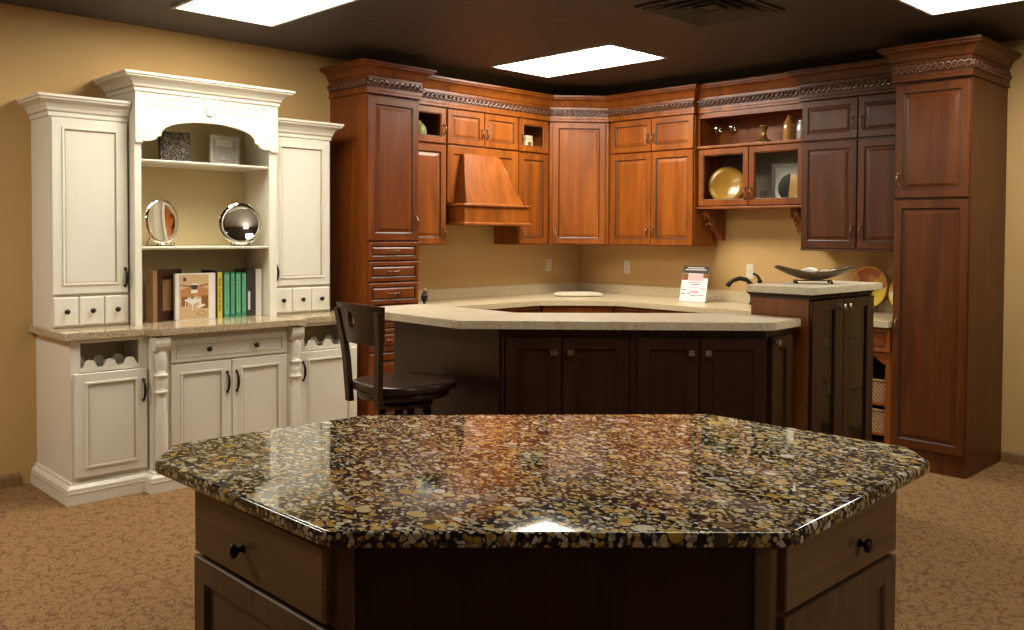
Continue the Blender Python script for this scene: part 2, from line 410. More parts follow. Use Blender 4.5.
def text(name, body, size, mat, th, loc, rot, parent, ext=.0004, align='CENTER'):
    cu = bpy.data.curves.new(name, 'FONT'); cu.body = body; cu.size = size; cu.extrude = ext; cu.align_x = align; cu.align_y = 'CENTER'
    ob = bpy.data.objects.new(name, cu); COL.objects.link(ob); cu.materials.append(M[mat] if isinstance(mat, str) else mat)
    s, d, z = loc; ob.location = (s - th.l[0], -(d - th.l[1]), z - th.l[2]); ob.rotation_euler = rot
    bpy.context.view_layer.update(); dg = bpy.context.evaluated_depsgraph_get()
    me = bpy.data.meshes.new_from_object(ob.evaluated_get(dg)); loc_ = ob.location.copy(); bpy.data.objects.remove(ob)
    ob = bpy.data.objects.new(name, me); COL.objects.link(ob); ob.location = loc_; ob.rotation_euler = rot; ob.parent = parent; return ob

# door and drawer front profiles (thickness t = .02)
T = .020
RAISED = [(0, 0), (0, T - .004), (.004, T), (.050, T), (.054, T - .006, 'g'), (.060, T - .009, 'g'), (.066, T - .009), (.088, T - .002)]
RAISED_S = [(0, 0), (0, T - .004), (.004, T), (.026, T), (.029, T - .006, 'g'), (.034, T - .009, 'g'), (.046, T - .002)]
RAISED_M = [(0, 0), (0, T - .004), (.004, T), (.046, T), (.049, T - .006, 'g'), (.054, T - .009, 'g'), (.059, T - .009), (.076, T - .002)]
BEADED = [(0, 0), (0, T - .003), (.003, T), (.048, T), (.050, T + .006), (.060, T + .005), (.064, T - .004, 'g'), (.068, T - .005, 'g'), (.072, T - .005)]
BEADED_S = [(0, 0), (0, T - .003), (.003, T), (.026, T), (.028, T + .004), (.034, T + .003), (.037, T - .003, 'g'), (.040, T - .003)]
SHAKER = [(0, 0), (0, T - .003), (.003, T), (.055, T), (.058, T - .004), (.062, T - .011), (.066, T - .011)]
SLAB = [(0, 0), (0, T - .006), (.003, T - .002), (.008, T)]
GLASSF = [(0, 0), (0, T - .004), (.004, T), (.045, T), (.049, T - .005, 'g'), (.053, T - .007), (.053, 0)]

def bow_pull(th, parent, s, d, z, L, mat, vertical=True, proj=.028, r=.0045, name='handle'):
    mb = MB(); pts = []; rr = []
    for i in range(13):
        t = i / 12; x = (t - .5) * L; o = proj * math.sin(PI * t) ** .6
        pts.append((s, d + o, z + x) if vertical else (s + x, d + o, z)); rr.append(r * (1.5 if i in (0, 12) else 1.0 + .5 * math.sin(PI * t)))
    mb.tube(pts, rr, mat, 8)
    for q in (-.5, .5):
        c = (s, d - .001, z + q * L) if vertical else (s + q * L, d - .001, z)
        mb.lathe([(.009, 0), (.009, .003), (.006, .007), (0, .008)], c, mat, 12, 'd')
    return th.part(name, mb, parent)
def knob(th, parent, s, d, z, mat, r=.014, square=False, name='knob'):
    mb = MB()
    if square:
        mb.lathe([(.010, 0), (.006, .004), (.0055, .018)], (s, d, z), mat, 12, 'd')
        mb.panel(s - r, s + r, z - r, z + r, d + .018, [(0, 0), (0, .006), (.003, .009), (.007, .009), (.009, .006), (.011, .009)], mat)
    else:
        mb.lathe([(.009, 0), (.006, .004), (.006, .012), (r * .8, .015), (r, .020), (r * .8, .026), (0, .029)], (s, d, z), mat, 16, 'd')
    return th.part(name, mb, parent)
def door(th, s0, s1, z0, z1, d, prof, mat, gm, name='door'):
    return th.part(name, MB().panel(s0, s1, z0, z1, d, prof, mat, gm))
def glass_door(th, s0, s1, z0, z1, d, mat, gm, name='door', prof=GLASSF):
    o = th.part(name, MB().panel(s0, s1, z0, z1, d, prof, mat, gm, hole=True))
    i = prof[-1][0] - .006
    th.part('glass_pane', MB().box(s0 + i, s1 - i, d + .006, d + .010, z0 + i, z1 - i, 'pane'), o)
    return o
def shell(s0, s1, d0, d1, z0, z1, mat, t=.018, inner=None, shelves=(), back=True):
    """an open-fronted box made of boards"""
    mb = MB(); inner = inner or mat
    mb.box(s0, s0 + t, d0, d1, z0, z1, mat).box(s1 - t, s1, d0, d1, z0, z1, mat)
    mb.box(s0 + t, s1 - t, d0, d1, z0, z0 + t, mat).box(s0 + t, s1 - t, d0, d1, z1 - t, z1, mat)
    if back: mb.box(s0 + t, s1 - t, d0, d0 + .008, z0 + t, z1 - t, inner)
    for z in shelves: mb.box(s0 + t, s1 - t, d0 + .008, d1 - .01, z - .009, z + .009, inner)
    return mb

# crown mouldings
CROWN = [(0, 2.435), (.014, 2.435), (.014, 2.452), (.010, 2.458), (.010, 2.556), (.020, 2.562), (.024, 2.574), (.030, 2.590), (.044, 2.606), (.064, 2.616), (.072, 2.618), (.074, 2.630), (.084, 2.634), (.084, 2.648), (0, 2.648)]
def crown_part(th, path, pre=None, post=None, mat='cherry', rope_segs=None):
    c = th.part('crown_moulding', MB().sweep(path, CROWN, mat, pre, post))
    mb = MB(); P = [Vector(p) for p in path]
    for i in range(len(P) - 1):
        if rope_segs is not None and i not in rope_segs: continue
        a, b = P[i], P[i + 1]; dr = (b - a).normalized(); nn = Vector((-dr.y, dr.x)); L = (b - a).length
        e0 = .010 if i > 0 else 0; e1 = .010 if i < len(P) - 2 else 0
        p0 = a - dr * e0 + nn * .012; Lt = L + e0 + e1
        # dark ground strip with two interlaced strands and little leaf beads
        q0 = a - dr * e0 + nn * .0095; q1 = q0 + dr * Lt; q2 = q1 + nn * .003; q3 = q0 + nn * .003
        mb.prism([q0[:], q1[:], q2[:], q3[:]], 'z', 2.478, 2.538, 'glaze_shade_dark')
        lam = .084; ns = max(8, int(Lt / .008))
        for ph in (0, PI):
            pts = []
            for k in range(ns + 1):
                t = Lt * k / ns; w = 2 * PI * t / lam + ph
                c2 = p0 + dr * t + nn * (.004 + .004 * math.cos(w)); pts.append((c2.x, c2.y, 2.508 + .021 * math.sin(w)))
            mb.tube(pts, .0078, 'rope', 6)
        for k in range(int(Lt / (lam / 2))):
            c2 = p0 + dr * (lam / 4 + k * lam / 2); mb.ell((c2.x, c2.y, 2.508), (.009, .009, .007), 'rope', 8, 6)
    th.part('carved_rope', mb, c, 'dark glazed carved rope band')
    return c

# ------------------------------------------------------------------ room shell
XR, YB, H = 9.2, -9.6, 2.736
structure('floor', MB().box(-.1, XR, .1 - .2, -YB, -.1, 0, 'carpet'))
structure('ceiling', MB().box(-.1, XR, -.1, -YB, H, H + .1, 'ceil'))
structure('wall_left', MB().box(-.1, 0, -.1, -YB, 0, H, 'wall'))
structure('wall_right', MB().box(0, XR, -.1, 0, 0, H, 'wall'))
structure('wall_front', MB().box(-.1, XR, -YB, -YB + .1, 0, H, 'wall'))
M['bouncewhite'] = flat('white_bounce_wall', (.80, .76, .66), .7)  # unseen rear wall whitened to brighten tray reflections and add bounce
structure('wall_rear', MB().box(XR, XR + .1, -.1, -YB, 0, H, 'bouncewhite'))
BASEB = [(0, 0), (.016, 0), (.016, .055), (.013, .066), (.007, .074), (0, .076)]
structure('baseboard_left', MB().sweep([(0, -YB), (0, 4.50)], BASEB, 'oak'))
def bb(a, b):
    mb = MB(); mb.sweep([(b, 0), (a, 0)], [(-o, z) for o, z in BASEB], 'oak'); return mb
structure('baseboard_right', bb(3.945, XR))

def ceiling_light(x0, y1, label, lamp='lamp'):
    x1, y0 = x0 + 1.215, y1 - .555
    t = Thing('ceiling_light', label, 'ceiling light', W2, (x0 + x1) / 2, -(y0 + y1) / 2, H - .012, 'recessed fluorescent ceiling panels')
    fr = MB()
    s0, s1, d0, d1 = x0 - .02, x1 + .02, -y1 - .02, -y0 + .02
    for a in ((s0, x0, d0, d1), (x1, s1, d0, d1), (x0, x1, d0, -y1), (x0, x1, -y0, d1)): fr.box(*a, H - .012, H - .0005, 'lampframe')
    t.part('frame', fr)
    t.part('diffuser', MB().box(x0, x1, -y1, -y0, H - .008, H - .002, lamp), label='glowing white diffuser')
ceiling_light(.685, -1.045, 'glowing ceiling panel above the corner cabinets, whole in view')
ceiling_light(.685, -3.335, 'glowing ceiling panel above the white hutch', 'lamphutch')
ceiling_light(3.875, -1.03, 'glowing ceiling panel above the tall cherry pantry cabinet by the pale wall', 'lampdim')
# unseen ceiling lamps beyond the edges of the view
def lamp(x, y, p):
    l = bpy.data.lights.new('unseen_lamp', 'AREA'); l.shape = 'RECTANGLE'; l.size = 1.2; l.size_y = .55; l.energy = p; l.color = (1, .93, .80)
    o = bpy.data.objects.new('unseen_lamp', l); COL.objects.link(o); o.location = (x, y, H - .03)
LAMPS = [(4.5, -3.6, 14), (1.3, -6.2, 50), (8.5, -3.4, 24)]  # last lamp added only to brighten the rear wall in the tray reflections
for a in LAMPS: lamp(*a)

t = Thing('ceiling_vent', 'dark square louvred air vent in the black ceiling', 'air vent', W2, 2.98, 1.93, H - .015)
vf = MB()
for a in ((2.68, 2.72, 1.63, 2.23), (3.24, 3.28, 1.63, 2.23), (2.72, 3.24, 1.63, 1.67), (2.72, 3.24, 2.19, 2.23)): vf.box(*a, H - .014, H - .001, 'vent', .003)
t.part('frame', vf)
for k in range(4):
    r = .24 - .06 * k; rp = []
    vb = MB(); c = (2.98, 1.93)
    loop = [(c[0] - r, c[1] - r), (c[0] + r, c[1] - r), (c[0] + r, c[1] + r), (c[0] - r, c[1] + r)]
    vb.sweep(loop, [(0, H - .004), (-.03, H - .020), (-.032, H - .017), (-.002, H - .001)], 'vent', closed=True); t.part('louvre', vb)

# ------------------------------------------------------------------ white hutch (left wall)
Wt, Wg = 'white', 'glaze_tan'
CT = .917
def plinth(th, path):
    PL = [(0, 0), (.034, 0), (.034, .055), (.028, .062), (.028, .082), (.020, .092), (.012, .100), (.010, .112), (0, .114)]
    o = th.part('plinth', MB().sweep(path, PL, Wt))
    th.part('glaze_line', MB().sweep(path, [(.027, .056), (.0352, .057), (.0352, .0605), (.027, .062)], Wg), o)
def wine_base(name, label, s0, s1, D, hs, left_end):
    th = Thing(name, label, 'base cabinet', FA, (s0 + s1) / 2, 0, 0)
    t_ = .02
    b = MB()
    b.box(s0, s0 + t_, 0, D, .05, .877, Wt).box(s1 - t_, s1, 0, D, .05, .877, Wt)
    b.box(s0 + t_, s1 - t_, 0, .01, .05, .877, Wt).box(s0 + t_, s1 - t_, .01, D - .02, .70, .72, Wt)
    b.box(s0 + t_, s1 - t_, .01, D, .857, .877, Wt).box(s0 + t_, s1 - t_, .01, D, .05, .13, Wt)
    b.box(s0 + t_, s0 + .045, D - .02, D, .13, .857, Wt).box(s1 - .045, s1 - t_, D - .02, D, .13, .857, Wt)
    th.part('cabinet_body', b)
    # scalloped bottle rail: cradles cut into a board
    w0, w1 = s0 + .042, s1 - .042; pts = [(w0, .700), (w0, .728)]; cw = (w1 - w0) / 3
    for k in range(3):
        c = w0 + cw * (k + .5); hw_ = .024
        arc_ = lambda xa, xb, za, zb: [(xa + (xb - xa) * j / 6, za + (zb - za) * j / 6 - .016 * math.sin(PI * j / 6)) for j in range(1, 6)]
        xl = w0 + cw * k; xr = w0 + cw * (k + 1)
        pts += arc_(xl, c - hw_, .730, .748) + [(c - hw_, .748), (c - hw_ * .7, .760), (c, .764), (c + hw_ * .7, .760), (c + hw_, .748)] + arc_(c + hw_, xr, .748, .730)
    pts += [(w1, .728), (w1, .700)]
    th.part('bottle_rail', MB().prism(pts, 'd', D - .016, D + .004, Wt))
    th.part('bottle_rail', MB().prism(pts, 'd', .41, .43, Wt)); th.part('cubby_back', MB().box(s0 + t_, s1 - t_, .30, .31, .72, .857, 'creamtan'))
    dr = door(th, s0 + .012, s1 - .012, .135, .695, D, BEADED, Wt, Wg)
    bow_pull(th, dr, hs, D + T, .573, .115, 'bronze', r=.0055)
    return th
bl = wine_base('hutch_base_cabinet', 'white base cabinet with wine cubby at the hutch end by the bare wall', -4.41, -4.028, .62, -4.058, True)
plinth(bl, [(-4.41, 0), (-4.41, .62), (-4.03, .62)])
br = wine_base('hutch_base_cabinet', 'white base cabinet with wine cubby behind the bar stool', -3.136, -2.712, .62, -3.108, False)
plinth(br, [(-3.134, .62), (-2.712, .62), (-2.712, 0)])
bc = Thing('hutch_base_cabinet', 'white two-door base cabinet with wide drawer between carved posts', 'base cabinet', FA, -3.58, 0, 0)
b = MB().box(-4.026, -3.138, 0, .66, .05, .877, Wt)
bc.part('cabinet_body', b)
plinth(bc, [(-4.026, .60), (-4.026, .705), (-3.138, .705), (-3.138, .60)])
bc.part('toe_block', MB().box(-4.024, -3.14, .64, .704, 0, .05, Wt))
o = door(bc, -3.925, -3.235, .712, .842, .66, BEADED_S, Wt, Wg, 'drawer')
for s in (-3.717, -3.437): knob(bc, o, s, .66 + T, .777, 'bronze', .016)
o = door(bc, -3.925, -3.583, .135, .70, .66, BEADED, Wt, Wg); bow_pull(bc, o, -3.608, .66 + T, .570, .118, 'bronze', r=.0055)
o = door(bc, -3.577, -3.235, .135, .70, .66, BEADED, Wt, Wg); bow_pull(bc, o, -3.552, .66 + T, .570, .118, 'bronze', r=.0055)
for s in (-3.982, -3.182):
    post = MB().box(s - .042, s + .042, .655, .672, .05, .877, Wt, .003)
    # turned half-post: scroll capital, tapering drop, rings and lower shaft
    cap = [(.672, .868), (.724, .868), (.726, .835), (.722, .815), (.708, .795), (.700, .790), (.672, .790)]
    post.prism(cap, 's', s - .040, s + .040, Wt)
    prof = [(.030, .105), (.032, .12), (.033, .30), (.030, .44), (.024, .52), (.022, .545), (.034, .552), (.036, .558), (.034, .564), (.026, .570), (.031, .590), (.031, .615), (.025, .640), (.034, .646), (.036, .652), (.034, .658), (.022, .665), (.026, .690), (.031, .730), (.029, .770), (.024, .792)]
    post.lathe(prof, (s, .685, 0), Wt, 20)
    for z in (.568, .642, .661): post.lathe([(.0275, -.002), (.0285, 0), (.0275, .002)], (s, .685, z), Wg, 20)
    post.box(s - .040, s + .040, .665, .722, .05, .112, Wt, .004)
    bc.part('carved_post', post)

# stone counter with a stepped front and clipped returns
ov = .028
edge = [(-4.45, 0.001), (-4.45, .650), (-4.052, .650), (-4.034, .735), (-3.13, .735), (-3.112, .650), (-2.672, .650), (-2.672, .001)]
cb = MB(); cb.prism(edge, 'z', .880, CT - .004, 'hutchtop')
ins = [(-4.446, 0.001), (-4.446, .646), (-4.049, .646), (-4.031, .731), (-3.133, .731), (-3.115, .646), (-2.676, .646), (-2.676, .001)]
cb.prism(ins, 'z', CT - .004, CT, 'hutchtop')
Thing('hutch_countertop', 'beige granite counter with stepped front running along the white hutch', 'countertop', FA, -3.56, 0, .878, one=cb)

WCROWN = [(0, 2.095), (.008, 2.095), (.008, 2.115), (.014, 2.122), (.018, 2.140), (.030, 2.162), (.050, 2.176), (.060, 2.180), (.062, 2.190), (.070, 2.194), (.070, 2.208), (0, 2.208)]
def wcrown(dz, k=1.0): return [(o * k, 2.095 + (z - 2.095) * (1.0 if k == 1 else .85) + dz) for o, z in WCROWN]
def tower(label, s0, s1, hs, path, dp, drawers):
    th = Thing('hutch_wall_cabinet', label, 'wall cabinet', FA, (s0 + s1) / 2, 0, CT)
    D = .343
    th.part('cabinet_body', MB().box(s0, s1, 0, D, CT, 2.10, Wt, .002))
    o = door(th, dp[0], dp[1], 1.108, 2.085, D, BEADED, Wt, Wg); bow_pull(th, o, hs, D + T, 1.195, .10, 'bronze', r=.0055)
    w = (drawers[1] - drawers[0]) / 3
    for k in range(3):
        a = drawers[0] + k * w
        q = door(th, a + .002, a + w - .002, .93, 1.092, D, SLAB, Wt, Wg, 'drawer')
        knob(th, q, a + w / 2, D + T, 1.012, 'bronze', .015)
    c = th.part('crown_moulding', MB().sweep(path, WCROWN, Wt))
    th.part('glaze_line', MB().sweep(path, [(.007, 2.1165), (.0155, 2.1225), (.0155, 2.126), (.007, 2.120)], Wg), c)
    return th
tower('white wall cabinet with three small drawers at the free end of the hutch', -4.425, -4.032, -4.055, [(-4.425, 0), (-4.425, .345), (-4.032, .345)], (-4.420, -4.040), (-4.420, -4.036))
tower('white wall cabinet with three small drawers next to the cherry pantry', -3.178, -2.757, -3.148, [(-3.178, .345), (-2.757, .345), (-2.757, 0)], (-3.172, -2.765), (-3.172, -2.763))
bk = Thing('hutch_bookcase', 'white open bookcase with arched valance in the middle of the hutch', 'bookcase', FA, -3.605, 0, CT)
s0, s1, D = -4.028, -3.182, .440
b = MB(); b.box(s0, s0 + .02, 0, D, CT, 2.29, Wt).box(s1 - .02, s1, 0, D, CT, 2.29, Wt).box(s0 + .02, s1 - .02, 0, .012, CT, 2.29, Wt).box(s0 + .02, s1 - .02, .012, D, 2.27, 2.29, Wt)
b.box(s0 + .02, s0 + .036, D - .02, D, CT, 1.98, Wt).box(s1 - .047, s1 - .02, D - .02, D, CT, 1.98, Wt)
bk.part('cabinet_body', b)
bk.part('back_board', MB().box(s0 + .021, s1 - .021, .012, .016, CT, 2.268, 'creamtan'), label='cream tan back board')
OP0, OP1 = s0 + .036, s1 - .047
sh = MB(); SE = [(.40, -.012), (.402, -.009), (.402, -.004), (.398, 0), (.012, 0), (.012, -.018), (.396, -.018)]
for z, nm in ((1.885, 'shelf'), (1.372, 'shelf')):
    m_ = MB().prism([(d, z + q) for d, q in SE], 's', s0 + .02, s1 - .02, Wt)
    m_.box(s0 + .036, s1 - .047, .395, .4026, z - .0105, z - .0075, Wg)
    bk.part(nm, m_)
# valance: arch cut
mid = (OP0 + OP1) / 2; pts = [(s0, 2.285), (s0, 1.975), (OP0, 1.975)]
hw = (OP1 - OP0) / 2
arc = [(-hw + .0, 1.983), (-hw + .045, 1.986), (-hw + .072, 1.998), (-hw + .080, 2.014), (-hw + .100, 2.020)]
R = hw - .10
for k in range(0, 21):
    a = PI * k / 20; arc.append((-R * math.cos(a), 2.022 + .098 * math.sin(a) ** .85))
arc += [(-x, z) for x, z in reversed(arc[:5])]
pts += [(mid + x, z) for x, z in arc] + [(OP1, 1.975), (s1, 1.975), (s1, 2.285)]
v_ = MB().prism(pts, 'd', D, D + .02, Wt)
# moulded lip following the arch
lip = [(mid + x, D + .018, z + .004) for x, z in arc]
v_.tube(lip, .005, Wt, 6)
val = bk.part('valance', v_)
for a, c in ((-3.955, -3.665), (-3.585, -3.275)):
    bk.part('fret_panel', MB().panel(a, c, 2.195, 2.246, D + .019, [(0, 0), (0, .003), (.005, .005), (.009, .003), (.012, -.0005, 'g'), (.016, .0015)], Wt, Wg), val)
key = [(-3.645, 2.262), (-3.605, 2.262), (-3.600, 2.262), (-3.612, 2.135), (-3.640, 2.135)]
bk.part('keystone', MB().prism([(-3.640, 2.262), (-3.590, 2.262), (-3.600, 2.165), (-3.630, 2.165)], 'd', D + .018, D + .034, Wt), val)
cpath = [(s0, 0), (s0, D + .02), (s1, D + .02), (s1, 0)]
CC = [(o * 1.12, 2.270 + (z - 2.095) * .88) for o, z in WCROWN]
c = bk.part('crown_moulding', MB().sweep(cpath, CC, Wt))
bk.part('glaze_line', MB().sweep(cpath, [(.009, 2.290), (.019, 2.295), (.019, 2.299), (.009, 2.294)], Wg), c)

# --- on the hutch shelves
def on_stand(s, d, z, r, yaw, tilt, label, slabel):
    """round silver tray leaning on a small wire stand"""
    fr = Frame(*FA.world(s, d, 0).xy, FA.a + yaw)
    st = Thing('plate_stand', slabel, 'plate stand', fr, 0, 0, z)
    mb = MB()
    for q in (-.045, .045):
        mb.tube([(q, .062, z + .022), (q, .060, z + .004), (q, .03, z + .004), (q, -.035, z + .004), (q * .8, -.02, z + .05), (q * .6, -.028, z + .13)], .0028, 'blackmetal', 6)
        mb.tube([(q, .060, z + .004), (q * 1.5, .066, z + .006), (q * 1.6, .066, z + .018), (q * 1.3, .064, z + .022)], .0025, 'blackmetal', 6)
    mb.tube([(-.045, .028, z + .005), (.045, .028, z + .005)], .0025, 'blackmetal', 6)
    st.part('wire_frame', mb)
    base = (0, .035, z + .008)
    pl = MB(); prof = [(0, -.001), (r * .72, 0), (r * .78, .004), (r * .98, .006), (r, .009), (r * .985, .012), (r * .78, .009), (r * .70, .006), (0, .006)]
    c, s_ = math.cos(tilt), math.sin(tilt); seg = 40; vs = []; 
    for rad, h in prof:
        for k in range(seg):
            a = 2 * PI * k / seg; x = rad * math.cos(a); y = rad * math.sin(a) + r
            vs.append((x, base[1] + h * c - y * s_, base[2] + y * c + h * s_))
    n = len(prof); fs = [[i * seg + k, i * seg + (k + 1) % seg, (i + 1) * seg + (k + 1) % seg, (i + 1) * seg + k] for i in range(n - 1) for k in range(seg)]
    pl.add(vs, fs, 'mirror', True)
    Thing('silver_tray', label, 'tray', fr, 0, .035, z + .008, one=pl)
on_stand(-3.852, .28, 1.372, .140, math.radians(30), math.radians(3), 'round silver tray turned to the side, by the bookcase post on the lower hutch shelf', 'small black wire stand holding the turned silver tray')
on_stand(-3.352, .28, 1.372, .134, math.radians(-10), math.radians(2), 'round silver tray facing out, under the framed town print on the lower hutch shelf', 'small black wire stand holding the outward-facing silver tray')
fr = Frame(*FA.world(-3.72, .20, 0).xy, FA.a + math.radians(-14))
mb = MB().box(-.085, .085, -.02, .03, 1.885, 2.075, 'glaze_shade_dark', .004)
t = Thing('relief_tile', 'dark embossed leaf relief block on the top hutch shelf', 'ornament', fr, 0, 0, 1.885)
t.part('block', mb); t.part('leaf_relief', MB().panel(-.083, .083, 1.888, 2.073, .029, [(0, 0), (0, .004), (.006, .006)], 'leaftile'))
fr = Frame(*FA.world(-3.415, .20, 0).xy, FA.a + math.radians(6))
t = Thing('framed_print', 'silver framed grey town print standing on the top hutch shelf', 'picture frame', fr, 0, 0, 1.885)
M['silverpaint'] = flat('silver_frame', (.62, .60, .55), .3, .6)
f_ = MB().panel(-.100, .100, 1.886, 2.082, 0, [(0, 0), (0, .012), (.004, .016), (.010, .016), (.013, .011), (.013, 0)], 'silverpaint', hole=True); t.part('frame', f_)
p_ = MB().box(-.088, .088, .002, .008, 1.898, 2.07, 'plastic'); p_.box(-.078, .078, .0078, .0086, 1.908, 2.060, 'townprint')
p_.prism([(-.06, 2.01), (.05, 2.01), (.05, 2.055), (-.06, 2.055)], 'd', .0084, .0090, 'plastic')
t.part('print', p_)
# lower shelf: dark sample door, magazine, books
t = Thing('cabinet_door_sample', 'dark brown cabinet sample frame leaning in the bookcase beside the magazine', 'door sample', Frame(*FA.world(-3.893, .285, 0).xy, FA.a + math.radians(24)), 0, 0, CT)
t.part('frame', MB().panel(.0, .20, CT, CT + .315, .02, [(0, 0), (0, .02), (.003, .022), (.045, .022), (.055, .012), (.062, .012), (.062, 0)], 'espresso', 'espresso', hole=True))
t.part('panel', MB().box(.058, .142, .022, .030, CT + .058, CT + .257, 'oak'))
t.part('edge_strip', MB().box(-.032, -.001, .0, .055, CT, CT + .31, 'oak', .002), label='light oak edge strip')
# kitchen magazine / binder facing out
M['coverwhite'] = flat('white_cover', (.72, .68, .60), .3)
M['covertan'] = flat('cover_tan', (.56, .38, .20), .35)
M['coverbrown'] = flat('cover_brown', (.22, .09, .03), .35)
M['coverorange'] = flat('cover_orange', (.45, .20, .07), .35)
M['coverdark'] = flat('cover_dark', (.05, .04, .035), .35)
M['covergreen'] = flat('cover_green', (.16, .20, .09), .35)
mfr = Frame(*FA.world(-3.645, .325, 0).xy, FA.a)
t = Thing('kitchen_binder', 'white binder showing a kitchen photograph on its cover, standing face out', 'binder', mfr, 0, 0, CT)
t.part('cover', MB().box(-.120, .120, -.03, .0, CT, CT + .288, 'coverwhite', .002))
pr = MB()
def rect(a, b_, c, d, m_, l=0): pr.box(a, b_, .0002 + l * .0003, .0006 + l * .0003, CT + c, CT + d, m_)
def poly(ps, m_, l=0): pr.prism([(x, CT + z) for x, z in ps], 'd', .0002 + l * .0003, .0006 + l * .0003, m_)
rect(-.098, .078, .006, .280, 'covertan'); rect(-.074, -.056, .240, .262, 'coverdark', 1)
poly([(-.09, .185), (-.04, .205), (.02, .205), (.075, .190), (.075, .130), (.0, .150), (-.09, .135)], 'coverorange', 1)
poly([(-.09, .215), (-.03, .203), (-.03, .210), (-.09, .222)], 'coverbrown', 2); poly([(.02, .203), (.078, .215), (.078, .224), (.02, .212)], 'coverbrown', 2)
poly([(-.035, .215), (-.02, .190), (.005, .188), (.015, .215), (.0, .228)], 'coverdark', 2); poly([(-.03, .216), (.018, .216), (.012, .226), (-.022, .226)], 'coverwhite', 3)
rect(-.028, .010, .165, .186, 'coverwhite', 2); rect(-.085, -.05, .085, .145, 'coverbrown', 2); rect(.035, .075, .07, .150, 'coverbrown', 2)
poly([(-.07, .125), (-.015, .145), (.03, .118), (-.02, .095)], 'coverwhite', 3); poly([(-.062, .122), (-.064, .075), (-.059, .075), (-.057, .12)], 'coverwhite', 3)
poly([(-.022, .098), (-.024, .06), (-.018, .06), (-.016, .098)], 'coverwhite', 3); poly([(.0, .082), (.045, .098), (.06, .088), (.015, .07)], 'coverwhite', 3)
poly([(-.035, .14), (-.015, .15), (-.005, .14), (-.02, .128)], 'covergreen', 4); poly([(.02, .135), (.03, .13), (.03, .09), (.02, .09)], 'coverwhite', 4)
ringp = [(.035 + .026 * math.cos(2 * PI * k / 20), .0008, CT + .038 + .012 * math.sin(2 * PI * k / 20)) for k in range(20)]
pr.tube(ringp, .0012, 'coverdark', 5, closed=True)
t.part('cover_picture', pr)
# spines
M['yellow'] = flat('yellow_cover', (.72, .55, .05), .4); M['green'] = flat('green_cover', (.05, .29, .15), .4); M['greenlt'] = flat('pale_green_label', (.20, .45, .28), .4)
M['charcoal'] = flat('charcoal_cover', (.045, .04, .042), .4); M['paper'] = flat('paper', (.74, .71, .64), .6); M['blackcover'] = flat('black_cover', (.02, .018, .018), .7, 0, 0, .15)
def book(s0, s1, d1, h, mat, label, name='book', cat='book', depth=.19, group='books and binders on the hutch counter'):
    th = Thing(name, label, cat, FA, (s0 + s1) / 2, d1 - depth, CT, group)
    cv = MB(); a = .0025
    cv.box(s0, s0 + a, d1 - depth, d1 - .001, CT, CT + h, mat).box(s1 - a, s1, d1 - depth, d1 - .001, CT, CT + h, mat)
    cv.box(s0, s1, d1 - a, d1, CT, CT + h, mat, .001)
    th.part('cover', cv); th.part('pages', MB().box(s0 + a, s1 - a, d1 - depth + .004, d1 - a - .0005, CT + .004, CT + h - .005, 'paper'))
    return th
ROT = (PI / 2, PI / 2, 0)
bx = book(-3.520, -3.500, .29, .300, 'blackcover', 'thin black book squeezed between the face-out binder and the yellow book')
bx = book(-3.498, -3.470, .295, .290, 'yellow', 'yellow paperback with black spine lettering beside the green books')
text('spine_lettering', 'Buyer Trends & Ideas', .024, 'blackcover', bx, (-3.484, .2956, CT + .147), ROT, bx.o)
gl = ['green book standing next to the yellow paperback', 'thin green book, second from the yellow paperback', 'green book, third from the yellow paperback', 'green book standing against the charcoal binder']
for k, (a, c) in enumerate(((-3.456, -3.421), (-3.413, -3.388), (-3.380, -3.349), (-3.342, -3.313))):
    bx = book(a, c, .29, .287 - .002 * k, 'green', gl[k])
    if k < 4: bx.part('spine_label', MB().box(a + .005, c - .005, .2895, .2905, CT + .02 + .004 * k, CT + .272, 'greenlt'), label='paler green spine panel')
    pm = MB(); z_ = CT + .05; c_ = (a + c) / 2
    while z_ < CT + .245:
        h_ = random.uniform(.006, .016); pm.box(c_ - .0045, c_ + .0045, .2905, .2909, z_, z_ + h_, 'green'); z_ += h_ + random.uniform(.003, .008)
    bx.part('spine_print', pm)
bx = book(-3.308, -3.252, .29, .302, 'charcoal', 'charcoal binder with a small white spine label', 'ring_binder', 'binder')
bx.part('spine_label', MB().box(-3.302, -3.288, .2895, .2908, CT + .04, CT + .16, 'paper'), label='white spine label')
book(-3.250, -3.212, .29, .305, 'coverwhite', 'white binder at the end of the row against the bookcase side', 'ring_binder', 'binder')

# ------------------------------------------------------------------ cherry cabinets on the left wall
CH, GD = 'cherry', 'glaze_shade_dark'
def pull(th, par, s, d, z, L=.085, vertical=True): return bow_pull(th, par, s, d, z, L, 'pewter', vertical, .026, .004)
pt = Thing('pantry_cabinet', 'tall cherry pantry with three drawers beside the white hutch', 'tall cabinet', FA, -2.343, 0, 0)
D = .500 - T
pt.part('cabinet_body', MB().box(-2.558, -2.129, 0, D, .10, 2.44, 'cherry_mid', .002))
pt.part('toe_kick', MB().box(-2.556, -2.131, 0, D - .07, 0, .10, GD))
o = door(pt, -2.549, -2.137, 1.408, 2.415, D, RAISED, 'cherry_mid', GD); pull(pt, o, -2.160, D + T, 1.54)
for z0, z1 in ((1.268, 1.398), (1.118, 1.258), (.956, 1.108), (.79, .946), (.62, .78)):
    o = door(pt, -2.549, -2.137, z0, z1, D, RAISED_S, 'cherry_mid', GD, 'drawer'); pull(pt, o, -2.350, D + T, (z0 + z1) / 2, .085, False)
o = door(pt, -2.549, -2.137, .12, .61, D, RAISED, 'cherry_mid', GD); pull(pt, o, -2.17, D + T, .52)
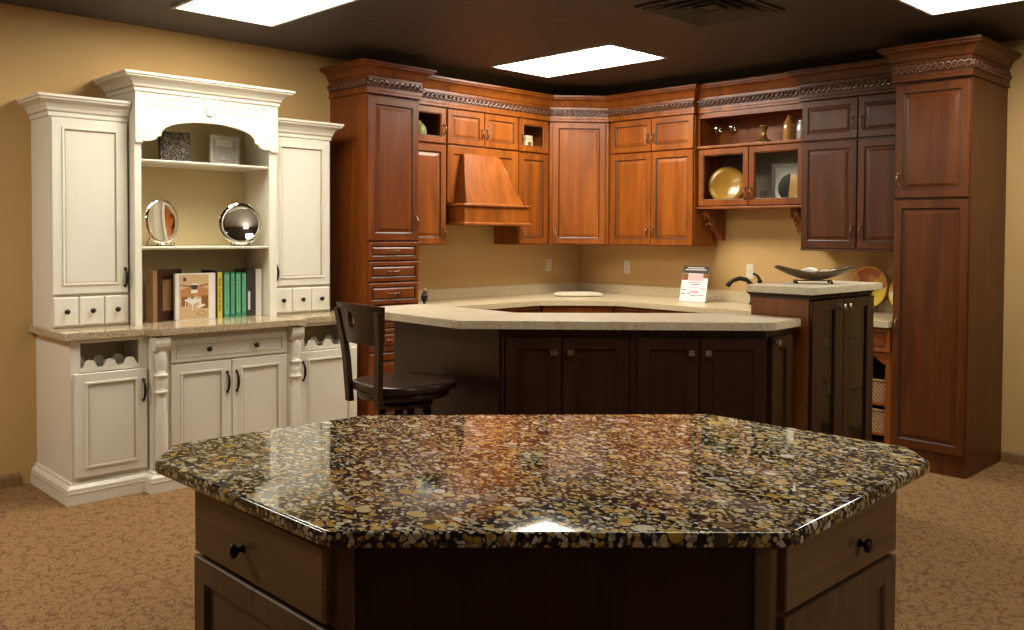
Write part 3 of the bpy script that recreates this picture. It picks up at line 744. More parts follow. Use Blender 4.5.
crown_part(pt, [(-2.558, 0), (-2.558, .500), (-2.129, .500), (-2.129, .345)], mat='cherry_mid', rope_segs=(0, 1, 2))

UB, UT, DU = 1.372, 2.44, .323
def upper(label, s0, s1, cpre=None, cpost=None):
    th = Thing('wall_cabinet', label, 'wall cabinet', FA, (s0 + s1) / 2, 0, UB)
    return th
u1 = upper('narrow cherry wall cabinet with a glass-fronted top, between pantry and range hood', -2.127, -1.757)
Db = DU - T
u1.part('cabinet_body', MB().box(-2.127, -1.757, 0, Db, UB, 2.152, CH, .002))
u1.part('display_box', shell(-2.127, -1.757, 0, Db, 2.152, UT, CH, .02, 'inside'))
o = door(u1, -2.121, -1.765, UB + .006, 2.140, Db, RAISED, CH, GD); pull(u1, o, -1.795, DU, 1.46)
o = glass_door(u1, -2.121, -1.765, 2.156, 2.428, Db, CH, GD); pull(u1, o, -1.788, DU, 2.262, .075)
crown_part(u1, [(-2.127, DU), (-1.757, DU)])
u2 = Thing('hood_cabinet', 'cherry two-door cabinet mounted over the range hood', 'wall cabinet', FA, -1.394, 0, 2.152)
u2.part('cabinet_body', MB().box(-1.755, -1.032, 0, Db, 2.150, UT, CH, .002))
o = door(u2, -1.750, -1.396, 2.158, 2.428, Db, RAISED_M, CH, GD); pull(u2, o, -1.420, DU, 2.26, .075)
o = door(u2, -1.390, -1.037, 2.158, 2.428, Db, RAISED_M, CH, GD); pull(u2, o, -1.366, DU, 2.26, .075)
crown_part(u2, [(-1.755, DU), (-1.032, DU)])
u3 = upper('narrow cherry wall cabinet with a glass-fronted top, between range hood and corner', -1.030, -.68)
u3.part('cabinet_body', MB().box(-1.030, -.682, 0, Db, UB, 2.152, CH, .002))
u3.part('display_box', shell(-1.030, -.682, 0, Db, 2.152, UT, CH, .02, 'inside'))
o = door(u3, -1.024, -.70, UB + .006, 2.140, Db, RAISED, CH, GD); pull(u3, o, -.996, DU, 1.46)
o = glass_door(u3, -1.024, -.70, 2.156, 2.428, Db, CH, GD); pull(u3, o, -1.000, DU, 2.262, .075)
q = math.sqrt(.5)
crown_part(u3, [(-1.030, DU), (-.680, DU)], post=(-.680 + q, DU + q))
# corner cabinet (diagonal front); local s runs along the front, corner wall point lies behind it
uc = Thing('corner_cabinet', 'cherry diagonal corner wall cabinet with one tall door', 'wall cabinet', FD, .2525, 0, UB)
Lc = .505
bpoly = [(0, -.02), (Lc, -.02), (Lc + .228, -.248), (Lc / 2, -.728), (-.228, -.248)]
uc.part('cabinet_body', MB().prism([(x, y) for x, y in bpoly], 'z', UB, UT, CH))
o = door(uc, .024, Lc - .024, UB + .006, 2.428, -.02, RAISED, CH, GD); pull(uc, o, .052, 0, 1.455)
crown_part(uc, [(0, 0), (Lc, 0)], pre=(-q, q), post=(Lc + q, q))
# range hood
hd = Thing('range_hood', 'cherry chimney style range hood tapering up from a moulded apron', 'range hood', FA, -1.394, 0, 1.52)
hd.part('back_panel', MB().panel(-1.752, -1.036, 1.70, 2.146, Db - .012, [(0, 0), (0, .030), (.004, .032), (.060, .032), (.064, .026), (.070, .018), (.078, .018)], CH, GD))
hc = -1.394; A_ = [(-1.69, .318), (-1.69, .474), (-1.092, .474), (-1.092, .318)]; B_ = [(-1.615, .318), (-1.615, .345), (-1.275, .345), (-1.275, .318)]
vs = [(x, y, 1.69) for x, y in A_] + [(x, y, 2.088) for x, y in B_]
cn = MB(); cn.add(vs, [[0, 1, 5, 4], [1, 2, 6, 5], [2, 3, 7, 6], [3, 0, 4, 7], [4, 5, 6, 7], [0, 3, 2, 1]], CH)
can = hd.part('canopy', cn)
for a, b_ in ((1, 5), (2, 6)):
    hd.part('corner_bead', MB().tube([vs[a], vs[b_]], .006, CH, 6), can)
hd.part('apron', MB().box(-1.715, -1.070, .01, .490, 1.548, 1.680, CH, .003))
hd.part('apron_moulding', MB().sweep([(-1.715, .02), (-1.715, .490), (-1.070, .490), (-1.070, .02)], [(0, 1.674), (.014, 1.674), (.018, 1.684), (.010, 1.694), (-.03, 1.700), (-.03, 1.674)], CH))
hd.part('ledge', MB().sweep([(-1.715, .02), (-1.715, .490), (-1.070, .490), (-1.070, .02)], [(-.05, 1.528), (.012, 1.528), (.020, 1.532), (.020, 1.542), (.008, 1.552), (-.05, 1.552)], CH))
hd.part('vent_filter', MB().box(-1.66, -1.12, .05, .44, 1.532, 1.546, 'nickel'))

# ------------------------------------------------------------------ cherry cabinets on the right wall
u4 = Thing('wall_cabinet', 'cherry four-door wall cabinet between the corner and the open display shelf', 'wall cabinet', FC, 1.16, 0, UB)
u4.part('cabinet_body', MB().box(.682, 1.613, 0, Db, UB, UT, CH, .002))
for a, c, hs in ((.712, 1.163, 1.135), (1.171, 1.607, 1.199)):
    o = door(u4, a, c, UB + .006, 2.148, Db, RAISED, CH, GD); pull(u4, o, hs, DU, 1.487)
    o = door(u4, a, c, 2.160, 2.428, Db, RAISED_M, CH, GD); pull(u4, o, hs, DU, 2.262, .075)
crown_part(u4, [(.680, DU), (1.613, DU), (1.613, .275)], pre=(.680 - q, DU + q), rope_segs=(0,))
# the open shelf / glass door unit, slightly recessed
MH = 'mahog'
u5 = Thing('display_cabinet', 'cherry display cabinet with open top shelf, two glass doors and carved corbels', 'wall cabinet', FC, 2.10, 0, 1.675)
DG = .27
u5.part('cabinet_body', shell(1.615, 2.595, 0, DG - T, 1.690, 2.150, CH, .018, 'inside'))
u5.part('open_shelf_box', shell(1.615, 2.595, 0, DG - .004, 2.150, 2.44, CH, .018, CH))
u5.part('top_rail', MB().box(1.615, 2.595, DG - .02, DG, 2.392, 2.44, CH, .002))
u5.part('shelf_edge', MB().box(1.612, 2.596, .01, DG + .014, 2.150, 2.172, CH, .005))
u5.part('bottom_ledge', MB().box(1.612, 2.596, .0, DG + .012, 1.672, 1.690, CH, .005))
for a, c, hs in ((1.622, 2.102, 2.078), (2.108, 2.588, 2.134)):
    o = glass_door(u5, a, c, 1.696, 2.146, DG - T, CH, GD); pull(u5, o, hs, DG, 1.79, .085)
crown_part(u5, [(1.613, DG), (2.597, DG)])
def corbel(th, s0, s1):
    P = [(0, 1.672), (.235, 1.672), (.240, 1.655), (.236, 1.635), (.215, 1.612), (.185, 1.600), (.165, 1.585), (.150, 1.560), (.135, 1.530), (.105, 1.500), (.075, 1.482), (.062, 1.462), (.055, 1.440), (.030, 1.425), (0, 1.42)]
    mb = MB().prism(P, 's', s0, s1, CH, True)
    for s_ in (s0, s1):
        pts = []
        for k in range(26):
            a = k / 25 * 2.4 * 2 * PI * .75; r = .040 - .034 * k / 25
            pts.append((s_, .190 + r * math.cos(a - 1.2), 1.635 + r * math.sin(a - 1.2)))
        mb.tube(pts, .006, CH, 6)
        mb.tube([(s_, .185, 1.598), (s_, .150, 1.575), (s_, .120, 1.535), (s_, .08, 1.50), (s_, .05, 1.46), (s_, .03, 1.44)], .007, CH, 6)
        mb.tube([(s_, .150, 1.640), (s_, .115, 1.600), (s_, .085, 1.550), (s_, .05, 1.50)], [.004, .009, .008, .003], CH, 6)
    for k in range(4):
        z = 1.64 - k * .045; d = .238 - k * .032
        c_ = (s0 + s1) / 2
        for sg in (-1, 1): mb.tube([(c_, d + .004, z + .02), (c_ + sg * (s1 - s0) * .35, d + .002, z), (c_ + sg * (s1 - s0) * .42, d - .022, z - .035)], [.003, .009, .002], CH, 6)
    th.part('corbel', mb)
corbel(u5, 1.622, 1.70); corbel(u5, 2.46, 2.54)
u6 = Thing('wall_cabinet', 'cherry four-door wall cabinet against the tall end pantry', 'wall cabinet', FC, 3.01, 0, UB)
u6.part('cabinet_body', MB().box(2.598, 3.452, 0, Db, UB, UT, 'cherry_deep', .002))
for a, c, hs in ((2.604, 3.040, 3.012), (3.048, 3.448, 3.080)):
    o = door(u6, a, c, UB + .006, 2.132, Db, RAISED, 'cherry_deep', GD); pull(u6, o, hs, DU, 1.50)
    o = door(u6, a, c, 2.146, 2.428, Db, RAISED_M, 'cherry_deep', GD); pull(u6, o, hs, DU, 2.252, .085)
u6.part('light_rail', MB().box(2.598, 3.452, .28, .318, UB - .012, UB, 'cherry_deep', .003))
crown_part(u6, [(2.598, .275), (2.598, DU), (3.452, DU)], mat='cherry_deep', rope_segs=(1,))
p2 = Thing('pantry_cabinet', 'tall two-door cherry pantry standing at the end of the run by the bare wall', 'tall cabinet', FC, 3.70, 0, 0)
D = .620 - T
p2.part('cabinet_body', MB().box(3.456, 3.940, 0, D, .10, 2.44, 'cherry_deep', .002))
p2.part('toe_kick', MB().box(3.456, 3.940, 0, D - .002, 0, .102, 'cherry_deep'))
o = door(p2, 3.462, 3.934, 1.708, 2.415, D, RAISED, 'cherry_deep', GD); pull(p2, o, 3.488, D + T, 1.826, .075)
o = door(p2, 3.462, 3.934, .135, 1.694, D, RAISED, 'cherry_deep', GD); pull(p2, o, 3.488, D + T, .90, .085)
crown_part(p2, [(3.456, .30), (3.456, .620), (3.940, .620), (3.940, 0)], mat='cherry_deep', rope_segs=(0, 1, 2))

# base cabinets behind the bar
def base_unit(fr, s0, s1, label, doors=2, D=.62):
    th = Thing('base_cabinet', label, 'base cabinet', fr, (s0 + s1) / 2, 0, 0)
    th.part('cabinet_body', MB().box(s0, s1, 0, D - T, .10, .884, CH)); th.part('toe_kick', MB().box(s0, s1, 0, D - .09, 0, .10, GD))
    w = (s1 - s0) / doors
    for k in range(doors):
        a = s0 + k * w
        o = door(th, a + .004, a + w - .004, .73, .875, D - T, RAISED_S, CH, GD, 'drawer'); pull(th, o, a + w / 2, D, .80, .085, False)
        o = door(th, a + .004, a + w - .004, .12, .722, D - T, RAISED, CH, GD); pull(th, o, a + (w - .04 if k % 2 == 0 else .04), D, .64)
    return th
base_unit(FA, -2.125, -1.045, 'cherry base cabinet under the range hood, behind the bar', 2)
base_unit(FC, 1.045, 2.05, 'cherry base cabinet below the display cabinet, behind the bar', 2)
base_unit(FC, 2.054, 3.00, 'cherry base cabinet between sink and basket cabinet', 2)
th = Thing('base_cabinet', 'cherry diagonal corner base cabinet under the tan counter', 'base cabinet', Frame(.62, -1.04, PI / 4), .297, 0, 0)
Ld = .594
th.part('cabinet_body', MB().prism([(0, -.02), (Ld, -.02), (Ld + .43, -.45), (Ld / 2, -1.17), (-.43, -.45)], 'z', .10, .884, CH))
o = door(th, .01, Ld - .01, .12, .875, -.02, RAISED, CH, GD); pull(th, o, .05, 0, .70)
# basket cabinet
bkc = Thing('basket_cabinet', 'cherry base cabinet with one drawer and open wicker basket shelves', 'base cabinet', FC, 3.22, 0, 0)
mb = MB().box(3.004, 3.024, 0, .60, .10, .884, CH).box(3.412, 3.452, 0, .60, .10, .884, CH).box(3.024, 3.412, 0, .012, .10, .884, CH).box(3.024, 3.412, .012, .60, .10, .12, CH).box(3.024, 3.412, .012, .598, .70, .715, CH)
for z in (.19, .385): mb.box(3.024, 3.412, .012, .59, z - .012, z, CH)
bkc.part('cabinet_body', mb); bkc.part('toe_kick', MB().box(3.004, 3.452, 0, .53, 0, .10, GD))
o = door(bkc, 3.008, 3.448, .722, .875, .60, RAISED_S, CH, GD, 'drawer'); knob(bkc, o, 3.22, .62, .80, 'pewter')
ap = [(3.024, .70), (3.024, .64), (3.06, .655), (3.10, .685), (3.34, .685), (3.376, .655), (3.412, .64), (3.412, .70)]
bkc.part('valance', MB().prism(ap, 'd', .58, .60, CH))
def basket(z, label):
    th = Thing('wicker_basket', label, 'basket', FC, 3.218, .32, z, 'wicker baskets in the base cabinet')
    B = MB(); h = .145
    rings = [(.178, .255, 0), (.178, .255, .008), (.186, .262, h), (.180, .256, h), (.172, .249, .010)]
    vs = []
    for rx, ry, zz in rings:
        for sx, sy in ((-1, -1), (1, -1), (1, 1), (-1, 1)): vs.append((3.218 + sx * rx, .32 + sy * ry, z + zz))
    fs = [[i * 4 + k, i * 4 + (k + 1) % 4, i * 4 + 4 + (k + 1) % 4, i * 4 + 4 + k] for i in range(4) for k in range(4)] + [[0, 1, 2, 3], [16, 17, 18, 19]]
    B.add(vs, fs, 'wicker'); th.part('woven_body', B)
    rim = MB()
    pts = [(3.218 + sx * .184, .32 + sy * .260, z + h) for sx, sy in ((-1, -1), (1, -1), (1, 1), (-1, 1))]
    rim.tube(pts, .010, 'wicker', 8, closed=True); th.part('rim', rim)
    return th
basket(.385, 'wicker basket on the upper shelf of the basket cabinet'); basket(.19, 'wicker basket on the lower shelf of the basket cabinet')

# L-shaped tan counter with backsplash
cp = [(0, 2.127), (0, 0), (3.453, 0), (3.453, .655), (1.07, .655), (.655, 1.07), (.655, 2.126)]
def arcpts(p, q_, bulge, n=8):
    out = []
    for k in range(n + 1):
        t = k / n; x = p[0] + (q_[0] - p[0]) * t; y = p[1] + (q_[1] - p[1]) * t; w = bulge * 4 * t * (1 - t)
        out.append((x - w * .707, y - w * .707))
    return out
cp = [(.001, 2.126), (.001, .001), (3.453, .001), (3.453, .655)] + arcpts((1.09, .655), (.655, 1.09), .012) + [(.655, 2.126)]
ct = Thing('l_shaped_countertop', 'tan speckled L-shaped counter with backsplash along both walls', 'countertop', W2, .4, .4, .885)
ct.part('slab', MB().prism(cp, 'z', .885, .925, 'counter'))
ct.part('backsplash', MB().box(.001, .021, .02, 2.126, .925, 1.012, 'counter', .003))
ct.part('backsplash', MB().box(.021, 3.453, .001, .021, .925, 1.012, 'counter', .003))

# ------------------------------------------------------------------ things on the back counter and walls
def outlet(fr, s, z, label, toggle=False):
    th = Thing('wall_outlet', label, 'outlet', fr, s, 0, z)
    th.part('cover_plate', MB().box(s - .036, s + .036, .0005, .006, z - .058, z + .058, 'plastic', .003))
    if toggle: th.part('toggle', MB().box(s - .005, s + .005, .006, .014, z - .010, z + .010, 'plastic', .002))
    else:
        for q_ in (-.024, .024):
            o = th.part('receptacle', MB().box(s - .016, s + .016, .006, .0085, z + q_ - .014, z + q_ + .014, 'plastic', .003))
            th.part('slots', MB().box(s - .008, s - .005, .0083, .0088, z + q_ - .005, z + q_ + .006, 'slot').box(s + .005, s + .008, .0083, .0088, z + q_ - .005, z + q_ + .006, 'slot'), o)
outlet(FA, -.395, 1.180, 'ivory wall outlet between range hood and corner'); outlet(FC, .620, 1.172, 'ivory wall outlet under the four-door cabinet near the corner')
outlet(FC, 1.950, 1.178, 'white light switch on the wall above the faucet', True)
# oval cutting board in the corner
fr = Frame(.49, -.49, PI / 4)
ov_ = []
for k in range(36):
    a = 2 * PI * k / 36; ov_.append((.205 * math.copysign(abs(math.cos(a)) ** .75, math.cos(a)), .105 * math.copysign(abs(math.sin(a)) ** .75, math.sin(a))))
M['creamceramic'] = flat('cream_ceramic', (.66, .60, .46), .25)
th = Thing('serving_board', 'cream oval serving board with beaded rim lying on the corner counter', 'serving board', fr, 0, 0, .925)
th.part('board', MB().prism(ov_, 'z', .930, .950, 'creamceramic', True))
rim = MB()
rim.tube([(x * .97, y * .97, .951) for x, y in ov_], .006, 'creamceramic', 6, closed=True)
for k in range(0, 36): rim.ell((ov_[k][0], ov_[k][1], .940), (.010, .010, .011), 'creamceramic', 8, 6)
th.part('beaded_rim', rim)
for sx in (-.12, .12):
    for sy in (-.05, .05): th.part('foot', MB().lathe([(.012, 0), (.012, .006)], (sx, sy, .9252), 'creamceramic', 12))
# flyer stand
fr = Frame(1.595, -.30, math.radians(4))
th = Thing('flyer_stand', 'printed white flyer in a clear slanted stand on the counter by the sink', 'flyer', fr, 0, 0, .925)
tl = .22
def slant(x, u, o): return (x, -u * math.sin(tl) + o * math.cos(tl), .928 + u * math.cos(tl) + o * math.sin(tl))
def sheet(mb, x0, x1, u0, u1, o0, o1, mat):
    vs = [slant(x, u, o) for o in (o0, o1) for x, u in ((x0, u0), (x1, u0), (x1, u1), (x0, u1))]
    mb.add(vs, [[0, 1, 2, 3], [7, 6, 5, 4], [0, 4, 5, 1], [1, 5, 6, 2], [2, 6, 7, 3], [3, 7, 4, 0]], mat)
M['magenta'] = flat('magenta_ink', (.45, .09, .16), .5); M['ink'] = flat('black_ink', (.05, .04, .05), .5); M['pinkink'] = flat('pink_ink', (.70, .40, .42), .5); M['whitepaper'] = flat('white_paper', (.80, .78, .76), .5)
mb = MB(); sheet(mb, -.125, .125, 0, .292, 0, .002, 'whitepaper'); sh_ = th.part('sheet', mb)
mb = MB()
sheet(mb, -.125, .125, .232, .292, .002, .0026, 'coverdark'); sheet(mb, -.123, -.065, .175, .230, .002, .0026, 'coverbrown'); sheet(mb, -.06, .08, .172, .228, .002, .0026, 'pinkink'); sheet(mb, .075, .125, .195, .232, .002, .0026, 'coverbrown')
for (a, c, u, m_) in ((-.045, .06, .158, 'magenta'), (-.03, .06, .142, 'ink'), (-.045, .05, .118, 'pinkink'), (.065, .11, .108, 'ink'), (-.115, -.07, .095, 'ink'), (-.04, .045, .085, 'magenta'), (-.12, -.075, .062, 'ink'), (-.06, -.02, .068, 'ink'), (-.01, .05, .075, 'magenta'), (-.02, .03, .050, 'ink'), (.04, .10, .055, 'magenta')):
    sheet(mb, a, c, u - .003, u + .003, .002, .0026, m_)
for (a, c, u) in ((-.10, .10, .262), (-.08, .08, .278)): sheet(mb, a, c, u - .003, u + .003, .0026, .0030, 'whitepaper')
th.part('printing', mb, sh_)
mb = MB(); sheet(mb, -.128, .128, -.002, .296, -.003, -.0005, 'pane'); mb.box(-.128, .128, -.075, .004, .9252, .928, 'pane'); th.part('holder', mb)
# faucet
th = Thing('kitchen_faucet', 'dark bronze arched kitchen faucet behind the tower end of the island', 'faucet', FC, 2.06, .13, .925)
th.part('spout', MB().lathe([(.028, 0), (.028, .01), (.018, .02), (.017, .13)], (2.06, .13, .925), 'bronze', 16).tube([(2.06, .13, 1.04), (2.055, .135, 1.08), (2.02, .155, 1.118), (1.975, .18, 1.128), (1.93, .21, 1.112), (1.905, .225, 1.085), (1.895, .23, 1.065)], [.018, .018, .018, .018, .018, .02, .022], 'bronze', 12))
th.part('side_handle', MB().lathe([(.022, 0), (.020, .02), (.014, .12), (.017, .17), (.020, .19), (0, .205)], (2.115, .11, .925), 'bronze', 14).tube([(2.115, .11, 1.115), (2.10, .12, 1.15), (2.065, .13, 1.168)], [.013, .011, .009], 'bronze', 8))
# painted glass discs on small stands
M['rust'] = flat('rust_glass', (.42, .09, .02), .15); M['amber'] = flat('amber_glass', (.62, .26, .03), .15); M['goldglass'] = flat('yellow_glass', (.75, .50, .05), .15); M['limeglass'] = flat('lime_glass', (.34, .36, .05), .15)
def disc(s, d, r, label):
    z = .925; tilt = .16; th = Thing('art_glass_plate', label, 'decorative plate', FC, s, d, z, 'coloured glass plates on the counter by the end pantry')
    seg = 40; cols = ['goldglass', 'amber', 'rust', 'rust', 'amber', 'goldglass', 'limeglass', 'goldglass']
    mb = MB()
    def pt_(rad, a, h):
        x = rad * math.cos(a); y = rad * math.sin(a) + r
        return (s + x, d + h - y * tilt, z + .03 + y)
    for k in range(seg):
        a0, a1 = 2 * PI * k / seg, 2 * PI * (k + 1) / seg
        vs = [pt_(0, a0, .012), pt_(r * .6, a0, .012), pt_(r * .6, a1, .012), pt_(r * .94, a0, .016), pt_(r * .94, a1, .016), pt_(r, a0, .014), pt_(r, a1, .014), pt_(r, a0, .004), pt_(r, a1, .004), pt_(0, a0, 0)]
        c = cols[int(k * 8 / seg)]
        mb.add(vs, [[0, 1, 2], [7, 9, 8]], c); mb.add(vs, [[1, 3, 4, 2]], cols[(int(k * 8 / seg) + 1) % 8]); mb.add(vs, [[3, 5, 6, 4], [5, 7, 8, 6]], 'goldglass')
    th.part('plate', mb)
    w = MB()
    for q_ in (-.05, .05): w.tube([(s + q_, d + .05, z + .05), (s + q_, d + .045, z + .02), (s + q_, d - .0, z + .012), (s + q_, d - .06, z + .004), (s + q_ * .8, d - .04, z + .16)], .003, 'blackmetal', 6)
    w.tube([(s - .05, d, z + .012), (s + .05, d, z + .012)], .003, 'blackmetal', 6)
    th.part('wire_stand', w)
disc(3.02, .10, .148, 'round red and yellow glass plate showing beside the tower corner')
disc(3.30, .10, .120, 'round amber glass plate half hidden by the end pantry')
# small spice jar by the pantry
th = Thing('counter_figurine', 'tiny dark bird figurine on the tan counter beside the pantry', 'figurine', FA, -2.088, .50, .925)
th.part('body', MB().lathe([(.022, 0), (.024, .006), (.010, .014), (.010, .03), (.022, .05), (.026, .07), (.018, .095), (0, .105)], (-2.088, .50, .925), 'blackmetal', 14))
th.part('head', MB().ell((-2.084, .505, 1.040), (.018, .022, .018), 'oak', 12, 8), label='tan head')
th.part('foot_ring', MB().lathe([(.030, 0), (.030, .004)], (-2.088, .50, .9252), 'blackmetal', 14))
# inside the small glass-fronted boxes
M['greenvase'] = flat('green_ceramic', (.32, .32, .14), .25); M['creamjar'] = flat('cream_candle', (.78, .70, .50), .4)
Thing('round_vase', 'round green vase behind the glass next to the pantry', 'vase', FA, -1.945, .21, 2.172, one=MB().lathe([(.025, 0), (.05, .015), (.066, .06), (.06, .10), (.035, .13), (.022, .14), (.026, .15), (.018, .15), (.0, .135)], (-1.945, .21, 2.172), 'greenvase', 24))
th = Thing('candle_jar', 'cream jar with dark print behind the glass next to the corner cabinet', 'jar', FA, -.875, .24, 2.172)
th.part('jar', MB().box(-.915, -.835, .20, .28, 2.172, 2.262, 'creamjar', .008)); th.part('jar_lid', MB().box(-.912, -.838, .203, .277, 2.262, 2.300, 'creamceramic', .006)); th.part('jar_print', MB().box(-.895, -.855, .2795, .2812, 2.215, 2.245, 'coverbrown'))

# --- contents of the display cabinet
def wine_glass(s, d, label):
    z = 2.172; P = [(.034, 0), (.034, .003), (.006, .008), (.004, .02), (.004, .075), (.012, .085), (.034, .10), (.043, .125), (.042, .15), (.036, .172), (.034, .172), (.040, .148), (.040, .126), (.030, .102), (0, .09)]
    Thing('wine_glass', label, 'wine glass', FC, s, d, z, 'wine glasses on the display shelf', one=MB().lathe(P, (s, d, z), 'wineglass', 24))
wine_glass(1.735, .16, 'stemmed wine glass at the cabinet-side end of the open display shelf'); wine_glass(1.880, .16, 'stemmed wine glass next to the bronze candlestick')
M['bronzegold'] = flat('antique_gold', (.30, .17, .05), .3, .7)
Thing('candlestick', 'short antique gold candlestick with flared foot on the open display shelf', 'candlestick', FC, 2.165, .15, 2.172, one=MB().lathe([(.085, 0), (.085, .008), (.075, .016), (.045, .03), (.024, .05), (.018, .08), (.022, .11), (.034, .130), (.040, .138), (.034, .142), (0, .140)], (2.165, .15, 2.172), 'bronzegold', 28))
M['goldenplate'] = flat('golden_plate_glaze', (.50, .26, .035), .22, 0, .5)
M['ambervase'] = flat('amber_bottle', (.42, .20, .05), .2, 0, .6)
th = Thing('amber_bottle', 'amber bottle with narrow neck on the open display shelf', 'bottle', FC, 2.39, .15, 2.172)
th.part('bottle', MB().lathe([(.045, 0), (.05, .01), (.05, .12), (.042, .15), (.022, .172), (.020, .195), (.026, .20), (.020, .205), (0, .2)], (2.39, .15, 2.172), 'ambervase', 24))
Thing('pale_vase', 'pale silvery cylinder vase beside the amber bottle', 'vase', FC, 2.49, .13, 2.172, one=MB().lathe([(.03, 0), (.042, .01), (.044, .10), (.036, .14), (.030, .15), (.034, .155), (.028, .155), (0, .13)], (2.49, .13, 2.172), 'silverpaint', 24))
def stand_plate(s, d, z, r, mat, label, slots, tilt=.2):
    fr = Frame(s, -d, math.radians(26)); th = Thing('display_plate', label, 'decorative plate', fr, 0, 0, z); s = d = 0
    P = [(0, .004), (r * .60, .004), (r * .66, .010), (r * .96, .020), (r, .022), (r * .99, .026), (r * .66, .016), (r * .58, .010), (0, .010)]
    seg = 40; vs = []
    for rad, h in P:
        for k in range(seg):
            a = 2 * PI * k / seg; y = rad * math.sin(a) + r; vs.append((s + rad * math.cos(a), d + h - y * tilt, z + .012 + y))
    n = len(P); mb = MB(); mb.add(vs, [[i * seg + k, i * seg + (k + 1) % seg, (i + 1) * seg + (k + 1) % seg, (i + 1) * seg + k] for i in range(n - 1) for k in range(seg)], mat, True)
    th.part('plate', mb)
    w = MB()
    for q_ in (-.06, .06): w.tube([(s + q_, d + .04, z + .035), (s + q_, d + .035, z + .004), (s + q_, d - .05, z + .004), (s + q_ * .7, d - .04, z + .15)], .003, 'blackmetal', 6)
    th.part('wire_stand', w)
    return th
stand_plate(1.805, .135, 1.708, .148, 'goldenplate', 'golden yellow plate on a stand behind the glass door', 0)
M['greyprint'] = flat('grey_ceramic', (.36, .35, .30), .3)
th = Thing('serving_tray', 'grey rectangular tray leaning behind the glass door next to the golden plate', 'tray', Frame(2.36, -.055, math.radians(8)), 0, 0, 1.708)
th.part('tray', MB().panel(-.165, .19, 1.709, 2.02, 0, [(0, 0), (0, .012), (.006, .018), (.022, .018), (.030, .010), (.036, .010)], 'greyprint'))
th = Thing('art_plate', 'black and orange half and half round plate in front of the grey tray', 'decorative plate', FC, 2.40, .17, 1.708)
mb = MB(); seg = 40; r = .125
for k in range(seg):
    a0, a1 = 2 * PI * k / seg, 2 * PI * (k + 1) / seg; m_ = 'blackcover' if PI / 2 <= (a0 + a1) / 2 < 3 * PI / 2 else 'goldenplate'
    def e(rad, a, h): return (2.40 + rad * math.cos(a), .17 + h - (rad * math.sin(a) + r) * .18, 1.712 + rad * math.sin(a) * .98 + r * .98)
    vs = [e(0, a0, .008), e(r * .8, a0, .008), e(r * .8, a1, .008), e(r, a0, .014), e(r, a1, .014), e(r, a0, .008), e(r, a1, .008), e(0, a0, 0)]
    mb.add(vs, [[0, 1, 2], [5, 7, 6]], m_); mb.add(vs, [[1, 3, 4, 2], [3, 5, 6, 4]], 'greyprint')
th.part('plate', mb)
mb = MB(); mb.tube([(2.36, .20, 1.716), (2.36, .10, 1.712), (2.36, .10, 1.80)], .003, 'blackmetal', 6).tube([(2.44, .20, 1.716), (2.44, .10, 1.712), (2.44, .10, 1.80)], .003, 'blackmetal', 6); th.part('wire_stand', mb)
Thing('glass_tumbler', 'small clear tumbler behind the glass door handles', 'glass', FC, 2.175, .17, 1.708, one=MB().lathe([(.03, 0), (.036, .10), (.034, .10), (.028, .006), (0, .006)], (2.175, .17, 1.708), 'wineglass', 20))

# ------------------------------------------------------------------ raised bar island (espresso)
EX = 'espresso'
aD = math.radians(42.57); O_ = Vector((2.707, -3.448)); FB = Frame(O_.x, O_.y, aD)
def dpt(s, d): p_ = FB.world(s, d, 0); return (p_.x, p_.y)
BZ = 1.067
top = [(1.78, -3.44), (2.69, -3.448), (2.73, -3.437)] + [dpt(.05, 0), dpt(1.40, 0)] + [(3.762, -2.44), (3.742, -2.19), (3.36, -2.185), (2.575, -2.982), (1.80, -2.995)]
def W(pts): return [(x, -y) for x, y in pts]
mb = MB(); mb.prism(W(top), 'z', BZ - .037, BZ - .003, 'bartop')
c_ = Vector((2.75, -2.9)); mb.prism(W([(c_.x + (x - c_.x) * .9965, c_.y + (y - c_.y) * .9965) for x, y in top]), 'z', BZ - .003, BZ, 'bartop')
Thing('bar_countertop', 'cream angled counter slab on the dark bar', 'countertop', W2, 2.75, 2.9, BZ - .037, one=mb)
BT = BZ - .038
bar = Thing('bar_cabinet', 'espresso angled bar cabinet with double doors under the cream counter', 'island cabinet', W2, 2.75, 2.9, 0)
P1 = dpt(.187, -.035); P2 = dpt(1.424, -.035)
PY = P1[1]
body = [(1.965, PY), P1, P2, (3.725, -2.205), (3.37, -2.20), (2.58, -2.965), (1.965, -2.98)]
bi = [dpt(.187, -.055), dpt(1.415, -.055)]
body2 = [(1.965, PY), (bi[0][0] - .03, PY), bi[0], bi[1], (3.708, -2.43), (3.708, -2.205), (3.37, -2.20), (2.58, -2.965), (1.965, -2.98)]
bar.part('cabinet_body', MB().prism(W(body2), 'z', .09, BT, EX)); 
tk = [(1.985, PY + .05), dpt(.20, -.11), dpt(1.40, -.11), (3.64, -2.25), (3.38, -2.22), (2.59, -2.98), (1.985, -2.99)]
bar.part('toe_kick', MB().prism(W(tk), 'z', 0, .09, 'glaze_shade_dark'))
bar.part('back_panel', MB().box(1.967, P1[0] - .002, -PY, -PY + .006, .09, BT, EX))
